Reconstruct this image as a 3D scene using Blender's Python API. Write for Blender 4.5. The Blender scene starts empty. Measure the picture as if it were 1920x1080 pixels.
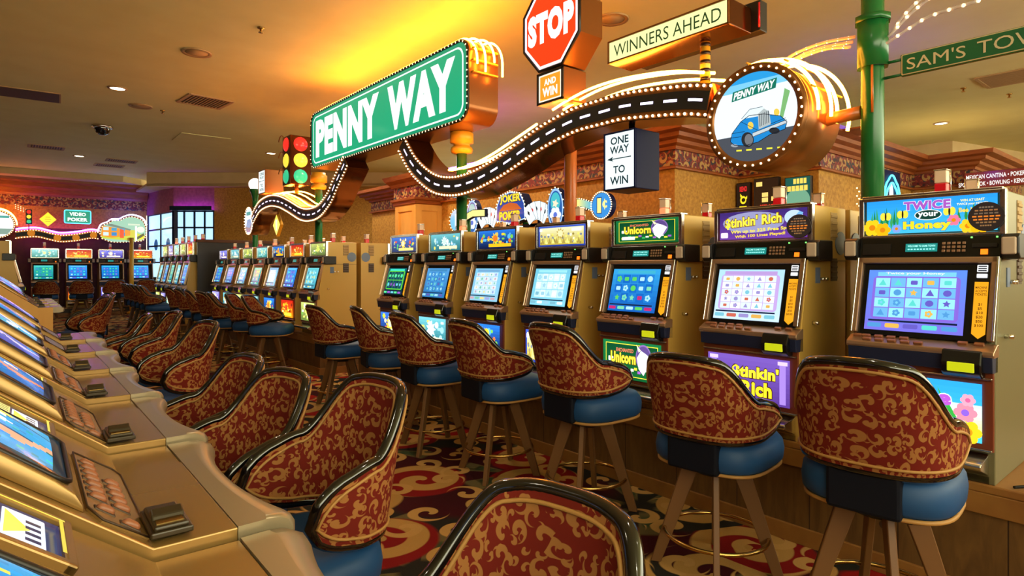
import bpy, bmesh, math, random
from mathutils import Vector, Matrix
R = math.radians
PI = math.pi
sc = bpy.context.scene
COL = sc.collection
rnd = random.Random(7)

# ------------------------------------------------------------ camera, world, exposure
cam_d = bpy.data.cameras.new('camera')
cam = bpy.data.objects.new('camera', cam_d)
COL.objects.link(cam)
cam.location = (0, 0, 1.36)
cam.rotation_euler = (R(90), 0, R(-39.508))
cam_d.sensor_width = 36
cam_d.lens = 21.375
cam_d.shift_y = -0.02083
cam_d.clip_start = 0.02
sc.camera = cam
sc.view_settings.view_transform = 'Standard'
sc.view_settings.look = 'None'
sc.view_settings.gamma = 1
sc.view_settings.use_curve_mapping = False
sc.view_settings.exposure = 0.22
try:
    sc.cycles.use_denoising = True
    sc.cycles.max_bounces = 6
    sc.cycles.sample_clamp_indirect = 4
    sc.cycles.caustics_reflective = False
    sc.cycles.caustics_refractive = False
except Exception:
    pass
world = bpy.data.worlds.new('world')
sc.world = world
world.use_nodes = True
_bg = world.node_tree.nodes['Background']
_bg.inputs[0].default_value = (1.0, 0.95, 0.66, 1)
_bg.inputs[1].default_value = 6.2
CEIL = 3.96


def lamp(kind, name, loc, energy, color, size=0.1, rot=None, spot=None):
    d = bpy.data.lights.new(name, kind)
    d.energy = energy
    d.color = color
    if kind in ('POINT', 'SPOT'):
        d.shadow_soft_size = size
    if kind == 'SPOT':
        d.spot_size = R(spot or 110)
        d.spot_blend = 0.7
    if kind == 'AREA':
        d.size = size
    o = bpy.data.objects.new(name, d)
    o.location = loc
    if rot:
        o.rotation_euler = rot
    COL.objects.link(o)
    return o


WARM = (1.0, 0.90, 0.66)
# recessed can lights over the floor; last ones are fill added for back walls
CANS_AND_FILL = [(1.2, 10.48), (1.24, 17.45), (4.6, 14.25), (6.2, 6.6), (1.9, 4.6), (1.7, 0.9), (5.2, 1.8), (9.6, 1.2),
        (-1.6, 2.6), (-1.8, 7.4), (4.7, 9.6), (13.0, 3.55), (0.2, -1.6), (3.2, -1.6), (4.7, 7.4), (5.4, 12.0), (6.9, 13.6)]
for i_, (x_, y_) in enumerate(CANS_AND_FILL):
    lamp('SPOT', 'can_or_fill_lamp', (x_, y_, CEIL - 0.06), 130 if y_ > 7 and x_ > 4 else 28 if y_ < 3 else 60, WARM, 0.07, spot=165 if y_ > 7 and x_ > 4 else 125)


# ------------------------------------------------------------ materials
def lin(c):
    return tuple((v / 255 / 12.92) if v / 255 <= 0.04045 else ((v / 255 + 0.055) / 1.055) ** 2.4 for v in c)


MATS = {}


def mat(name, rgb, rough=0.5, metal=0.0, emit=None, strength=0.0, spec=0.5, coat=0.0, alpha=1.0, trans=0.0):
    m = bpy.data.materials.new(name)
    m.use_nodes = True
    b = m.node_tree.nodes['Principled BSDF']
    c = lin(rgb)
    b.inputs['Base Color'].default_value = (*c, 1)
    b.inputs['Roughness'].default_value = rough
    b.inputs['Metallic'].default_value = metal
    b.inputs['Specular IOR Level'].default_value = spec
    b.inputs['Coat Weight'].default_value = coat
    b.inputs['Transmission Weight'].default_value = trans
    b.inputs['Alpha'].default_value = alpha
    if emit:
        b.inputs['Emission Color'].default_value = (*lin(emit), 1)
        b.inputs['Emission Strength'].default_value = strength
    MATS[name] = m
    return m


class NT:
    """tiny node-graph helper"""

    def __init__(s, m):
        s.t = m.node_tree
        s.b = s.t.nodes['Principled BSDF']

    def n(s, kind, **kw):
        nd = s.t.nodes.new(kind)
        for k, v in kw.items():
            setattr(nd, k, v)
        return nd

    def set(s, sock, v):
        if v is None:
            return
        if hasattr(v, 'is_output') or isinstance(v, bpy.types.NodeSocket):
            s.t.links.new(v, sock)
        else:
            sock.default_value = v

    def math(s, op, a, b=None, c=None):
        nd = s.n('ShaderNodeMath', operation=op)
        s.set(nd.inputs[0], a)
        if b is not None:
            s.set(nd.inputs[1], b)
        if c is not None:
            s.set(nd.inputs[2], c)
        return nd.outputs[0]

    def vmath(s, op, a, b=None, scale=None):
        nd = s.n('ShaderNodeVectorMath', operation=op)
        s.set(nd.inputs[0], a)
        if b is not None:
            s.set(nd.inputs[1], b)
        if scale is not None:
            s.set(nd.inputs['Scale'], scale)
        return nd.outputs['Value'] if op in ('LENGTH', 'DOT_PRODUCT') else nd.outputs[0]

    def mix(s, fac, a, b):
        nd = s.n('ShaderNodeMix', data_type='RGBA')
        s.set(nd.inputs[0], fac)
        s.set(nd.inputs[6], a)
        s.set(nd.inputs[7], b)
        return nd.outputs[2]

    def coord(s, which='Object'):
        return s.n('ShaderNodeTexCoord').outputs[which]

    def noise(s, vec, scale, detail=2, rough=0.5, dist=0.0):
        nd = s.n('ShaderNodeTexNoise')
        s.set(nd.inputs['Vector'], vec)
        nd.inputs['Scale'].default_value = scale
        nd.inputs['Detail'].default_value = detail
        nd.inputs['Roughness'].default_value = rough
        nd.inputs['Distortion'].default_value = dist
        return nd.outputs['Fac'], nd.outputs['Color']

    def ramp(s, fac, stops, interp='LINEAR'):
        nd = s.n('ShaderNodeValToRGB')
        s.set(nd.inputs[0], fac)
        cr = nd.color_ramp
        cr.interpolation = interp
        while len(cr.elements) < len(stops):
            cr.elements.new(0.5)
        for e, (p, c) in zip(cr.elements, stops):
            e.position = p
            e.color = (*c, 1) if len(c) == 3 else c
        return nd.outputs[0]

    def step(s, v, edge, soft=0.02):
        nd = s.n('ShaderNodeMapRange')
        s.set(nd.inputs[0], v)
        nd.inputs[1].default_value = edge - soft
        nd.inputs[2].default_value = edge + soft
        return nd.outputs[0]

    def scroll(s, p, scale, turns=9.0, rmax=0.46, thick=0.0, arms=1.0, rand=0.75):
        """spiral curls, one per cell; returns mask, cell colour, radius, angle"""
        q = s.vmath('SCALE', p, scale=scale)
        v = s.n('ShaderNodeTexVoronoi', voronoi_dimensions='2D', feature='F1')
        s.set(v.inputs['Vector'], q)
        v.inputs['Scale'].default_value = 1.0
        v.inputs['Randomness'].default_value = rand
        d = s.vmath('SUBTRACT', q, v.outputs['Position'])
        sep = s.n('ShaderNodeSeparateXYZ')
        s.set(sep.inputs[0], d)
        r = s.math('SQRT', s.math('ADD', s.math('MULTIPLY', sep.outputs[0], sep.outputs[0]),
                                  s.math('MULTIPLY', sep.outputs[1], sep.outputs[1])))
        a = s.math('ARCTAN2', sep.outputs[1], sep.outputs[0])
        sc_ = s.n('ShaderNodeSeparateColor')
        s.set(sc_.inputs[0], v.outputs['Color'])
        sgn = s.math('SIGN', s.math('SUBTRACT', sc_.outputs[0], 0.5))
        ph = s.math('ADD', s.math('MULTIPLY', s.math('MULTIPLY', a, arms), sgn),
                    s.math('MULTIPLY', r, turns))
        ph = s.math('ADD', ph, s.math('MULTIPLY', sc_.outputs[1], 6.28))
        w = s.math('SINE', ph)
        m1 = s.step(w, thick, 0.12)
        m2 = s.math('SUBTRACT', 1.0, s.step(r, rmax, 0.015))
        return s.math('MULTIPLY', m1, m2), v.outputs['Color'], r, a


def L(*c):
    return (*lin(c), 1)


def bump(n, h, strength=0.2, dist=0.01):
    b = n.n('ShaderNodeBump')
    b.inputs['Strength'].default_value = strength
    b.inputs['Distance'].default_value = dist
    n.set(b.inputs['Height'], h)
    n.t.links.new(b.outputs[0], n.b.inputs['Normal'])


def noisy(name, rgb, rgb2, scale, rough=0.5, metal=0.0, bmp=0.0, detail=3, stretch=None, **kw):
    m = mat(name, rgb, rough, metal, **kw)
    n = NT(m)
    v = n.coord('Object')
    if stretch:
        mp = n.n('ShaderNodeMapping')
        n.set(mp.inputs[0], v)
        mp.inputs['Scale'].default_value = stretch
        v = mp.outputs[0]
    f, _ = n.noise(v, scale, detail)
    n.set(n.b.inputs['Base Color'], n.ramp(f, [(0.3, lin(rgb)), (0.7, lin(rgb2))]))
    if bmp:
        bump(n, f, bmp)
    return m


# carpet
m = mat('carpet', (70, 30, 25), 0.95, spec=0.1)
n = NT(m)
p = n.coord('Object')
_, wob = n.noise(p, 1.3, 2)
p2 = n.vmath('ADD', p, n.vmath('SCALE', n.vmath('SUBTRACT', wob, (0.5, 0.5, 0.5)), scale=0.06))
f, _ = n.noise(p, 1.1, 1)
base = n.ramp(f, [(0.0, lin((44, 12, 20))), (0.46, lin((66, 14, 22))), (0.5, lin((40, 36, 32))), (0.60, lin((36, 38, 34))), (0.64, lin((60, 14, 20)))], 'LINEAR')
f2, _ = n.noise(p2, 2.3, 1)
base = n.mix(n.step(f2, 0.62, 0.01), base, L(150, 22, 20))
# olive leaves: petals round voronoi cells
mk, cc, r_, a_ = n.scroll(p2, 1.05, turns=0.0, rmax=0.4, thick=0.15, arms=6.0, rand=0.9)
leafin = n.math('MULTIPLY', mk, n.step(r_, 0.1, 0.02))
base = n.mix(leafin, base, L(104, 92, 58))
mk, cc, r_, a_ = n.scroll(p2, 1.05, turns=0.0, rmax=0.30, thick=0.55, arms=6.0, rand=0.9)
base = n.mix(n.math('MULTIPLY', mk, n.step(r_, 0.16, 0.02)), base, L(62, 74, 48))
mk, cc, r_, a_ = n.scroll(p2, 1.55, turns=19.0, rmax=0.44, thick=0.0)
red = n.math('SUBTRACT', 1.0, n.step(r_, 0.44, 0.015))
scol = n.n('ShaderNodeSeparateColor')
n.set(scol.inputs[0], cc)
red = n.math('MULTIPLY', red, n.step(scol.outputs[2], 0.45, 0.01))
base = n.mix(red, base, L(132, 22, 22))
base = n.mix(mk, base, L(186, 142, 78))
off = n.vmath('ADD', p2, (13.3, 7.7, 0))
mk, cc, r_, a_ = n.scroll(off, 3.4, turns=14.0, rmax=0.38, thick=0.15)
base = n.mix(mk, base, L(196, 150, 86))
fz, _ = n.noise(p, 260, 1)
base = n.mix(n.math('MULTIPLY', fz, 0.35), base, L(20, 14, 12))
n.set(n.b.inputs['Base Color'], base)
bump(n, fz, 0.3, 0.004)

# stool fabric: tan scrolls on brick red (UV: metres along the shell)
m = mat('stool_fabric', (130, 40, 25), 0.85, spec=0.15)
n = NT(m)
p = n.coord('UV')
_, wob = n.noise(p, 14, 1)
p2 = n.vmath('ADD', p, n.vmath('SCALE', n.vmath('SUBTRACT', wob, (0.5, 0.5, 0.5)), scale=0.016))
a1, _, _, _ = n.scroll(p2, 20, turns=8.5, rmax=0.46, thick=0.12, rand=0.6)
off = n.vmath('ADD', p2, (3.31, 1.77, 0))
a2, _, _, _ = n.scroll(off, 29, turns=7.0, rmax=0.36, thick=0.3, rand=1.0)
sm = n.math('MAXIMUM', a1, a2)
n.set(n.b.inputs['Base Color'], n.mix(sm, L(108, 30, 20), L(156, 104, 56)))
bump(n, sm, 0.15, 0.003)

noisy('wallpaper', (196, 146, 58), (154, 106, 34), 26, 0.7, detail=5)
# ornate frieze
m = mat('frieze', (90, 60, 40), 0.6)
n = NT(m)
p = n.coord('UV')
mk, cc, r_, a_ = n.scroll(p, 7.0, turns=9.0, rmax=0.5, thick=0.1, rand=0.5)
f, _ = n.noise(p, 9, 2)
bc = n.ramp(f, [(0.35, lin((46, 24, 30))), (0.5, lin((120, 30, 26))), (0.62, lin((40, 50, 60)))])
bc = n.mix(mk, bc, L(176, 138, 78))
mk2, _, _, _ = n.scroll(n.vmath('ADD', p, (5.2, 3.1, 0)), 13, turns=5, rmax=0.3, thick=0.2)
bc = n.mix(mk2, bc, L(150, 60, 40))
n.set(n.b.inputs['Base Color'], bc)

noisy('ceiling_paint', (226, 220, 158), (220, 212, 148), 2.0, 0.9)
noisy('soffit_paint', (205, 178, 130), (196, 168, 120), 3.0, 0.9)
noisy('cornice_wood', (160, 88, 34), (128, 62, 22), 5, 0.45, stretch=(1, 1, 8))
noisy('column_wood', (232, 180, 90), (220, 160, 70), 4, 0.5, stretch=(1, 1, 0.2))
noisy('trim_wood', (150, 102, 46), (128, 80, 34), 6, 0.5)
noisy('dark_wall', (92, 52, 22), (76, 40, 16), 6, 0.7)
noisy('purple_wall', (178, 100, 110), (150, 80, 95), 14, 0.8)
# plank base
m = mat('plank', (150, 96, 40), 0.5)
n = NT(m)
p = n.coord('Object')
f, _ = n.noise(p, 3.0, 4, dist=0.6)
mp = n.n('ShaderNodeMapping')
n.set(mp.inputs[0], p)
mp.inputs['Scale'].default_value = (1, 1, 0.18)
g, _ = n.noise(mp.outputs[0], 22, 3, dist=1.0)
bc = n.ramp(g, [(0.3, lin((112, 78, 38))), (0.7, lin((84, 55, 25)))])
sx = n.n('ShaderNodeSeparateXYZ')
n.set(sx.inputs[0], p)
fr = n.math('FRACT', n.math('MULTIPLY', sx.outputs[1], 2.62))
seam = n.math('LESS_THAN', fr, 0.014)
kv = n.n('ShaderNodeTexVoronoi')
n.set(kv.inputs['Vector'], p)
kv.inputs['Scale'].default_value = 2.4
knot = n.math('LESS_THAN', kv.outputs['Distance'], 0.045)
bc = n.mix(n.math('MAXIMUM', seam, knot), bc, L(46, 24, 10))
n.set(n.b.inputs['Base Color'], bc)

mat('cabinet_gold', (204, 162, 78), 0.38, 0.15)
mat('cabinet_olive', (122, 116, 84), 0.35, 0.3)  # darker grey-olive cabinet colour for the nearest machine
mat('cabinet_dark', (70, 44, 20), 0.45)  # dark brown for kick plates, door seams and lower side vents
mat('cabinet_black', (24, 20, 20), 0.4)
mat('panel_black', (16, 15, 16), 0.25)
mat('speaker_tan', (196, 172, 150), 0.5)
mat('chrome', (228, 226, 222), 0.2, 1.0)
mat('brass', (200, 160, 90), 0.22, 1.0)
mat('bezel_bronze', (182, 146, 116), 0.28, 0.7)
mat('wood_red', (120, 52, 24), 0.4)
mat('screen_glass_dark', (10, 12, 20), 0.08)
mat('button_tan', (150, 92, 60), 0.35)
mat('button_lit', (255, 190, 110), 0.35, emit=(255, 170, 80), strength=1.2)
mat('keypad', (150, 110, 80), 0.4)
mat('orange_tag', (236, 150, 30), 0.4, emit=(236, 140, 20), strength=0.45)
mat('ink', (40, 22, 12), 0.6)
mat('teal_display', (10, 60, 60), 0.3, emit=(40, 190, 180), strength=0.45)
mat('led_orange', (255, 120, 30), 0.3, emit=(255, 110, 20), strength=1.6)
mat('led_green', (120, 255, 120), 0.3, emit=(120, 255, 110), strength=1.6)
mat('bill_yellow', (150, 150, 20), 0.3, emit=(190, 200, 20), strength=0.8)
mat('blue_oval', (104, 120, 150), 0.35)
mat('navy', (22, 30, 60), 0.5)
mat('seat_blue', (18, 66, 116), 0.55, spec=0.4)
mat('seat_dark', (8, 12, 26), 0.7, spec=0.2)
mat('black_lacquer', (14, 12, 12), 0.12, coat=0.6)
mat('gold_piping', (168, 122, 62), 0.6)
mat('leg_wood', (112, 74, 38), 0.5)
mat('module_gold', (156, 122, 68), 0.26, 0.45)
mat('module_arm', (156, 140, 112), 0.28, 0.4)
mat('module_dark', (60, 40, 22), 0.5)
mat('acceptor', (52, 42, 26), 0.3, 0.2)
mat('lens_white', (222, 190, 160), 0.3, emit=(220, 170, 130), strength=0.12)
mat('lens_red', (190, 26, 36), 0.25, emit=(200, 16, 26), strength=0.25)
mat('lens_lit', (255, 150, 120), 0.3, emit=(255, 110, 70), strength=1.3)
mat('pole_green', (28, 104, 50), 0.25)
mat('pole_orange_lit', (200, 110, 40), 0.3)  # orange light on the poles put into the colour; conduit and stem share it
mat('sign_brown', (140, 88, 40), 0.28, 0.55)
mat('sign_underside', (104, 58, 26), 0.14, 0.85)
mat('sign_black', (20, 18, 18), 0.4)
mat('road_black', (34, 34, 36), 0.5)
mat('navy_box', (12, 22, 74), 0.5, spec=0.2)
mat('bulb', (255, 235, 210), 0.3, emit=(255, 214, 160), strength=3.2)
mat('neon_amber', (255, 190, 80), 0.3, emit=(255, 150, 46), strength=44.0)
mat('neon_warm', (255, 210, 120), 0.3, emit=(255, 190, 80), strength=6.0)
mat('neon_blue', (60, 60, 255), 0.3, emit=(50, 60, 255), strength=70.0)
mat('neon_violet', (180, 60, 255), 0.3, emit=(160, 60, 255), strength=22.0)
mat('neon_pink', (255, 60, 140), 0.3, emit=(255, 50, 130), strength=6.0)
mat('neon_white', (240, 230, 255), 0.3, emit=(225, 215, 255), strength=2.2)
mat('neon_cyan', (120, 240, 255), 0.3, emit=(80, 220, 255), strength=1.6)
mat('rope_tube', (250, 190, 150), 0.2, emit=(255, 120, 50), strength=0.5)
mat('rope_clear', (210, 200, 200), 0.2, alpha=0.55)
mat('globe', (255, 240, 230), 0.3, emit=(255, 235, 220), strength=3.5)
mat('can_light', (255, 250, 240), 0.3, emit=(255, 240, 215), strength=6.0)
mat('vent_dark', (70, 48, 26), 0.7)
mat('vent_tan', (176, 144, 96), 0.7)
mat('dome', (14, 18, 30), 0.05, coat=1.0)
mat('window_frame', (16, 40, 66), 0.4)
mat('window_pane', (190, 225, 255), 0.1, emit=(170, 215, 255), strength=1.15)
mat('yellow_paint', (236, 170, 40), 0.4)
mat('cable', (14, 12, 12), 0.5)
# printed / back-lit art: colours per face
for nm, st in (('art_lit', 1.12), ('art_bright', 1.5), ('art_dim', 0.55)):
    m = mat(nm, (0, 0, 0), 0.15, spec=0.25)
    n = NT(m)
    at = n.n('ShaderNodeVertexColor', layer_name='Col')
    n.set(n.b.inputs['Emission Color'], at.outputs[0])
    n.b.inputs['Emission Strength'].default_value = st
m = mat('art_print', (0, 0, 0), 0.45)
n = NT(m)
at = n.n('ShaderNodeVertexColor', layer_name='Col')
n.set(n.b.inputs['Base Color'], at.outputs[0])
for nm in ('bulb', 'led_orange', 'led_green', 'button_lit', 'teal_display', 'orange_tag', 'bill_yellow', 'lens_white',
           'lens_red', 'rope_tube', 'art_dim', 'can_light'):
    try:
        MATS[nm].cycles.emission_sampling = 'NONE'
    except Exception:
        pass


# ------------------------------------------------------------ geometry helpers
class MB:
    def __init__(s):
        s.bm = bmesh.new()

    def _new(s, fn):
        t = bmesh.new()
        fn(t)
        me = bpy.data.meshes.new('tmp')
        t.to_mesh(me)
        t.free()
        s.bm.from_mesh(me)
        bpy.data.meshes.remove(me)
        return s

    def box(s, x0, x1, y0, y1, z0, z1, bev=0.0, seg=2, M=None):
        def f(t):
            r = bmesh.ops.create_cube(t, size=1)
            for v in t.verts:
                v.co = Vector(((x0 + x1) / 2 + v.co.x * (x1 - x0), (y0 + y1) / 2 + v.co.y * (y1 - y0), (z0 + z1) / 2 + v.co.z * (z1 - z0)))
            if bev:
                bmesh.ops.bevel(t, geom=list(t.edges), offset=bev, segments=seg, affect='EDGES', profile=0.5)
            if M is not None:
                bmesh.ops.transform(t, matrix=M, verts=t.verts)
        return s._new(f)

    def prism(s, pts, d0, d1, axis='y', bev=0.0, M=None):
        """extrude polygon pts. axis y: pts=(x,z); x: pts=(y,z); z: pts=(x,y)"""
        def P(a, b, d):
            return (a, d, b) if axis == 'y' else (d, a, b) if axis == 'x' else (a, b, d)

        def f(t):
            A = [t.verts.new(P(a, b, d0)) for a, b in pts]
            B = [t.verts.new(P(a, b, d1)) for a, b in pts]
            n_ = len(pts)
            t.faces.new(A)
            t.faces.new(B[::-1])
            for i in range(n_):
                j = (i + 1) % n_
                t.faces.new((A[j], A[i], B[i], B[j]))
            bmesh.ops.recalc_face_normals(t, faces=t.faces)
            if bev:
                bmesh.ops.bevel(t, geom=list(t.edges), offset=bev, segments=2, affect='EDGES', profile=0.5)
            if M is not None:
                bmesh.ops.transform(t, matrix=M, verts=t.verts)
        return s._new(f)

    def cyl(s, p0, p1, r0, r1=None, n=16, caps=True):
        r1 = r0 if r1 is None else r1
        p0 = Vector(p0)
        p1 = Vector(p1)
        d = (p1 - p0)
        q = d.to_track_quat('Z', 'Y').to_matrix()

        def f(t):
            A = []
            B = []
            for i in range(n):
                a = 2 * PI * i / n
                o = q @ Vector((math.cos(a), math.sin(a), 0))
                A.append(t.verts.new(p0 + o * r0))
                B.append(t.verts.new(p1 + o * r1))
            for i in range(n):
                j = (i + 1) % n
                fc = t.faces.new((A[i], A[j], B[j], B[i]))
                fc.smooth = True
            if caps:
                t.faces.new(A[::-1])
                t.faces.new(B)
        return s._new(f)

    def tube(s, pts, r, closed=False, n=8, ell=None):
        pts = [Vector(p) for p in pts]
        N = len(pts)

        def f(t):
            rings = []
            up = Vector((0.013, 0.021, 1))
            for i, p in enumerate(pts):
                a = pts[(i - 1) % N] if (closed or i > 0) else pts[0]
                b = pts[(i + 1) % N] if (closed or i < N - 1) else pts[-1]
                d = (b - a)
                d = d.normalized() if d.length > 1e-9 else Vector((0, 0, 1))
                if i == 0:
                    nn = up - d * up.dot(d)
                    if nn.length < 0.1:
                        nn = Vector((1, 0, 0)) - d * d.x
                    nn.normalize()
                else:
                    nn = (nprev - d * nprev.dot(d)).normalized()
                nprev = nn
                bb = d.cross(nn)
                rr = r(i / (N - 1)) if callable(r) else r
                rings.append([t.verts.new(p + (nn * math.cos(2 * PI * k / n) + bb * math.sin(2 * PI * k / n)) * rr) for k in range(n)])
            m_ = N if closed else N - 1
            off = 0
            if closed:   # find best twist match for the seam
                best = 1e9
                for o in range(n):
                    dd = sum((rings[-1][k].co - rings[0][(k + o) % n].co).length for k in range(n))
                    if dd < best:
                        best, off = dd, o
            for i in range(m_):
                A = rings[i]
                B = rings[(i + 1) % N]
                o = off if (closed and i == N - 1) else 0
                for k in range(n):
                    fc = t.faces.new((A[k], A[(k + 1) % n], B[(k + 1 + o) % n], B[(k + o) % n]))
                    fc.smooth = True
            if not closed:
                t.faces.new(rings[0][::-1])
                t.faces.new(rings[-1])
        return s._new(f)

    def lathe(s, prof, c=(0, 0, 0), n=24, smooth=True):
        def f(t):
            rings = []
            for r, z in prof:
                if r < 1e-6:
                    rings.append([t.verts.new((c[0], c[1], c[2] + z))])
                else:
                    rings.append([t.verts.new((c[0] + r * math.cos(2 * PI * k / n), c[1] + r * math.sin(2 * PI * k / n), c[2] + z)) for k in range(n)])
            for A, B in zip(rings, rings[1:]):
                for k in range(n):
                    j = (k + 1) % n
                    vs = [A[k % len(A)], A[j % len(A)], B[j % len(B)], B[k % len(B)]]
                    u = []
                    for v in vs:
                        if v not in u:
                            u.append(v)
                    if len(u) > 2:
                        fc = t.faces.new(u)
                        fc.smooth = smooth
            bmesh.ops.recalc_face_normals(t, faces=t.faces)
        return s._new(f)

    def grid(s, fn, nu, nv, uv=None, smooth=True, flip=False):
        def f(t):
            lay = t.loops.layers.uv.new('UVMap') if uv else None
            V = [[t.verts.new(fn(i / nu, j / nv)) for j in range(nv + 1)] for i in range(nu + 1)]
            for i in range(nu):
                for j in range(nv):
                    ids = [(i, j), (i + 1, j), (i + 1, j + 1), (i, j + 1)]
                    if flip:
                        ids = ids[::-1]
                    fc = t.faces.new([V[a][b] for a, b in ids])
                    fc.smooth = smooth
                    if lay:
                        for l, (a, b) in zip(fc.loops, ids):
                            l[lay].uv = uv(a / nu, b / nv)
        return s._new(f)

    def ball(s, c, r, sx=1, sy=1, sz=1, u=16, v=10):
        def f(t):
            bmesh.ops.create_uvsphere(t, u_segments=u, v_segments=v, radius=r)
            for w in t.verts:
                w.co = Vector((w.co.x * sx + c[0], w.co.y * sy + c[1], w.co.z * sz + c[2]))
            for fc in t.faces:
                fc.smooth = True
        return s._new(f)

    def mesh(s, name, m, smooth=None):
        me = bpy.data.meshes.new(name)
        s.bm.to_mesh(me)
        s.bm.free()
        me.materials.append(MATS[m] if isinstance(m, str) else m)
        if smooth:
            for p_ in me.polygons:
                p_.use_smooth = True
            try:
                me.set_sharp_from_angle(angle=R(35))
            except Exception:
                pass
        return me

    def obj(s, name, m, parent=None, smooth=None):
        return inst(s.mesh(name, m, smooth), name, parent)


def inst(me, name, parent=None, loc=(0, 0, 0), rot=(0, 0, 0), scale=(1, 1, 1)):
    if isinstance(me, list):      # several like pieces: an object each
        return [inst(q, name, parent, loc, rot, scale) for q in me][0]
    o = bpy.data.objects.new(name, me)
    COL.objects.link(o)
    o.location = loc
    o.rotation_euler = rot
    o.scale = scale
    if parent:
        o.parent = parent
    return o


def thing(name, label, cat, loc=(0, 0, 0), rz=0.0, group=None, scale=1.0):
    o = bpy.data.objects.new(name, None)
    COL.objects.link(o)
    o.empty_display_size = 0.1
    o.location = loc
    o.rotation_euler = (0, 0, rz)
    o.scale = (scale,) * 3 if not isinstance(scale, tuple) else scale
    return tag(o, label, cat, group)


def tag(o, label, cat, group=None):
    o['label'] = label
    o['category'] = cat
    if group:
        o['group'] = group
    return o


def struct(name, mb, m, smooth=None):
    o = mb.obj(name, m, None, smooth)
    o['kind'] = 'structure'
    return o


def frame(o, u, v):
    u = Vector(u).normalized()
    v = Vector(v).normalized()
    w = u.cross(v).normalized()
    return Matrix(((u.x, v.x, w.x, o[0]), (u.y, v.y, w.y, o[1]), (u.z, v.z, w.z, o[2]), (0, 0, 0, 1)))


_TXT = {}


def text_mesh(t, bold=0.0):
    key = (t, round(bold, 4))
    if key in _TXT:
        return _TXT[key]
    c = bpy.data.curves.new('txt', 'FONT')
    c.body = t
    c.size = 1.0
    c.offset = bold
    c.space_character = 1 + max(0, bold - .02) * 2.2
    c.resolution_u = 3
    c.fill_mode = 'FRONT' if hasattr(c, 'fill_mode') else c.fill_mode
    o = bpy.data.objects.new('txt', c)
    COL.objects.link(o)
    dg = bpy.context.evaluated_depsgraph_get()
    ev = o.evaluated_get(dg)
    me = ev.to_mesh()
    vs = [(v.co.x, v.co.y) for v in me.vertices]
    fs = [tuple(p_.vertices) for p_ in me.polygons if p_.normal.z > 0.5] or [tuple(p_.vertices) for p_ in me.polygons]
    ev.to_mesh_clear()
    bpy.data.objects.remove(o)
    bpy.data.curves.remove(c)
    xs = [v[0] for v in vs] or [0]
    ys = [v[1] for v in vs] or [0]
    x0, x1, y0, y1 = min(xs), max(xs), min(ys), max(ys)
    w = max(x1 - x0, 1e-6)
    h = max(y1 - y0, 1e-6)
    vs = [((x - x0) / w, (y - y0) / h) for x, y in vs]
    _TXT[key] = (vs, fs, w / h)
    return _TXT[key]


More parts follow.
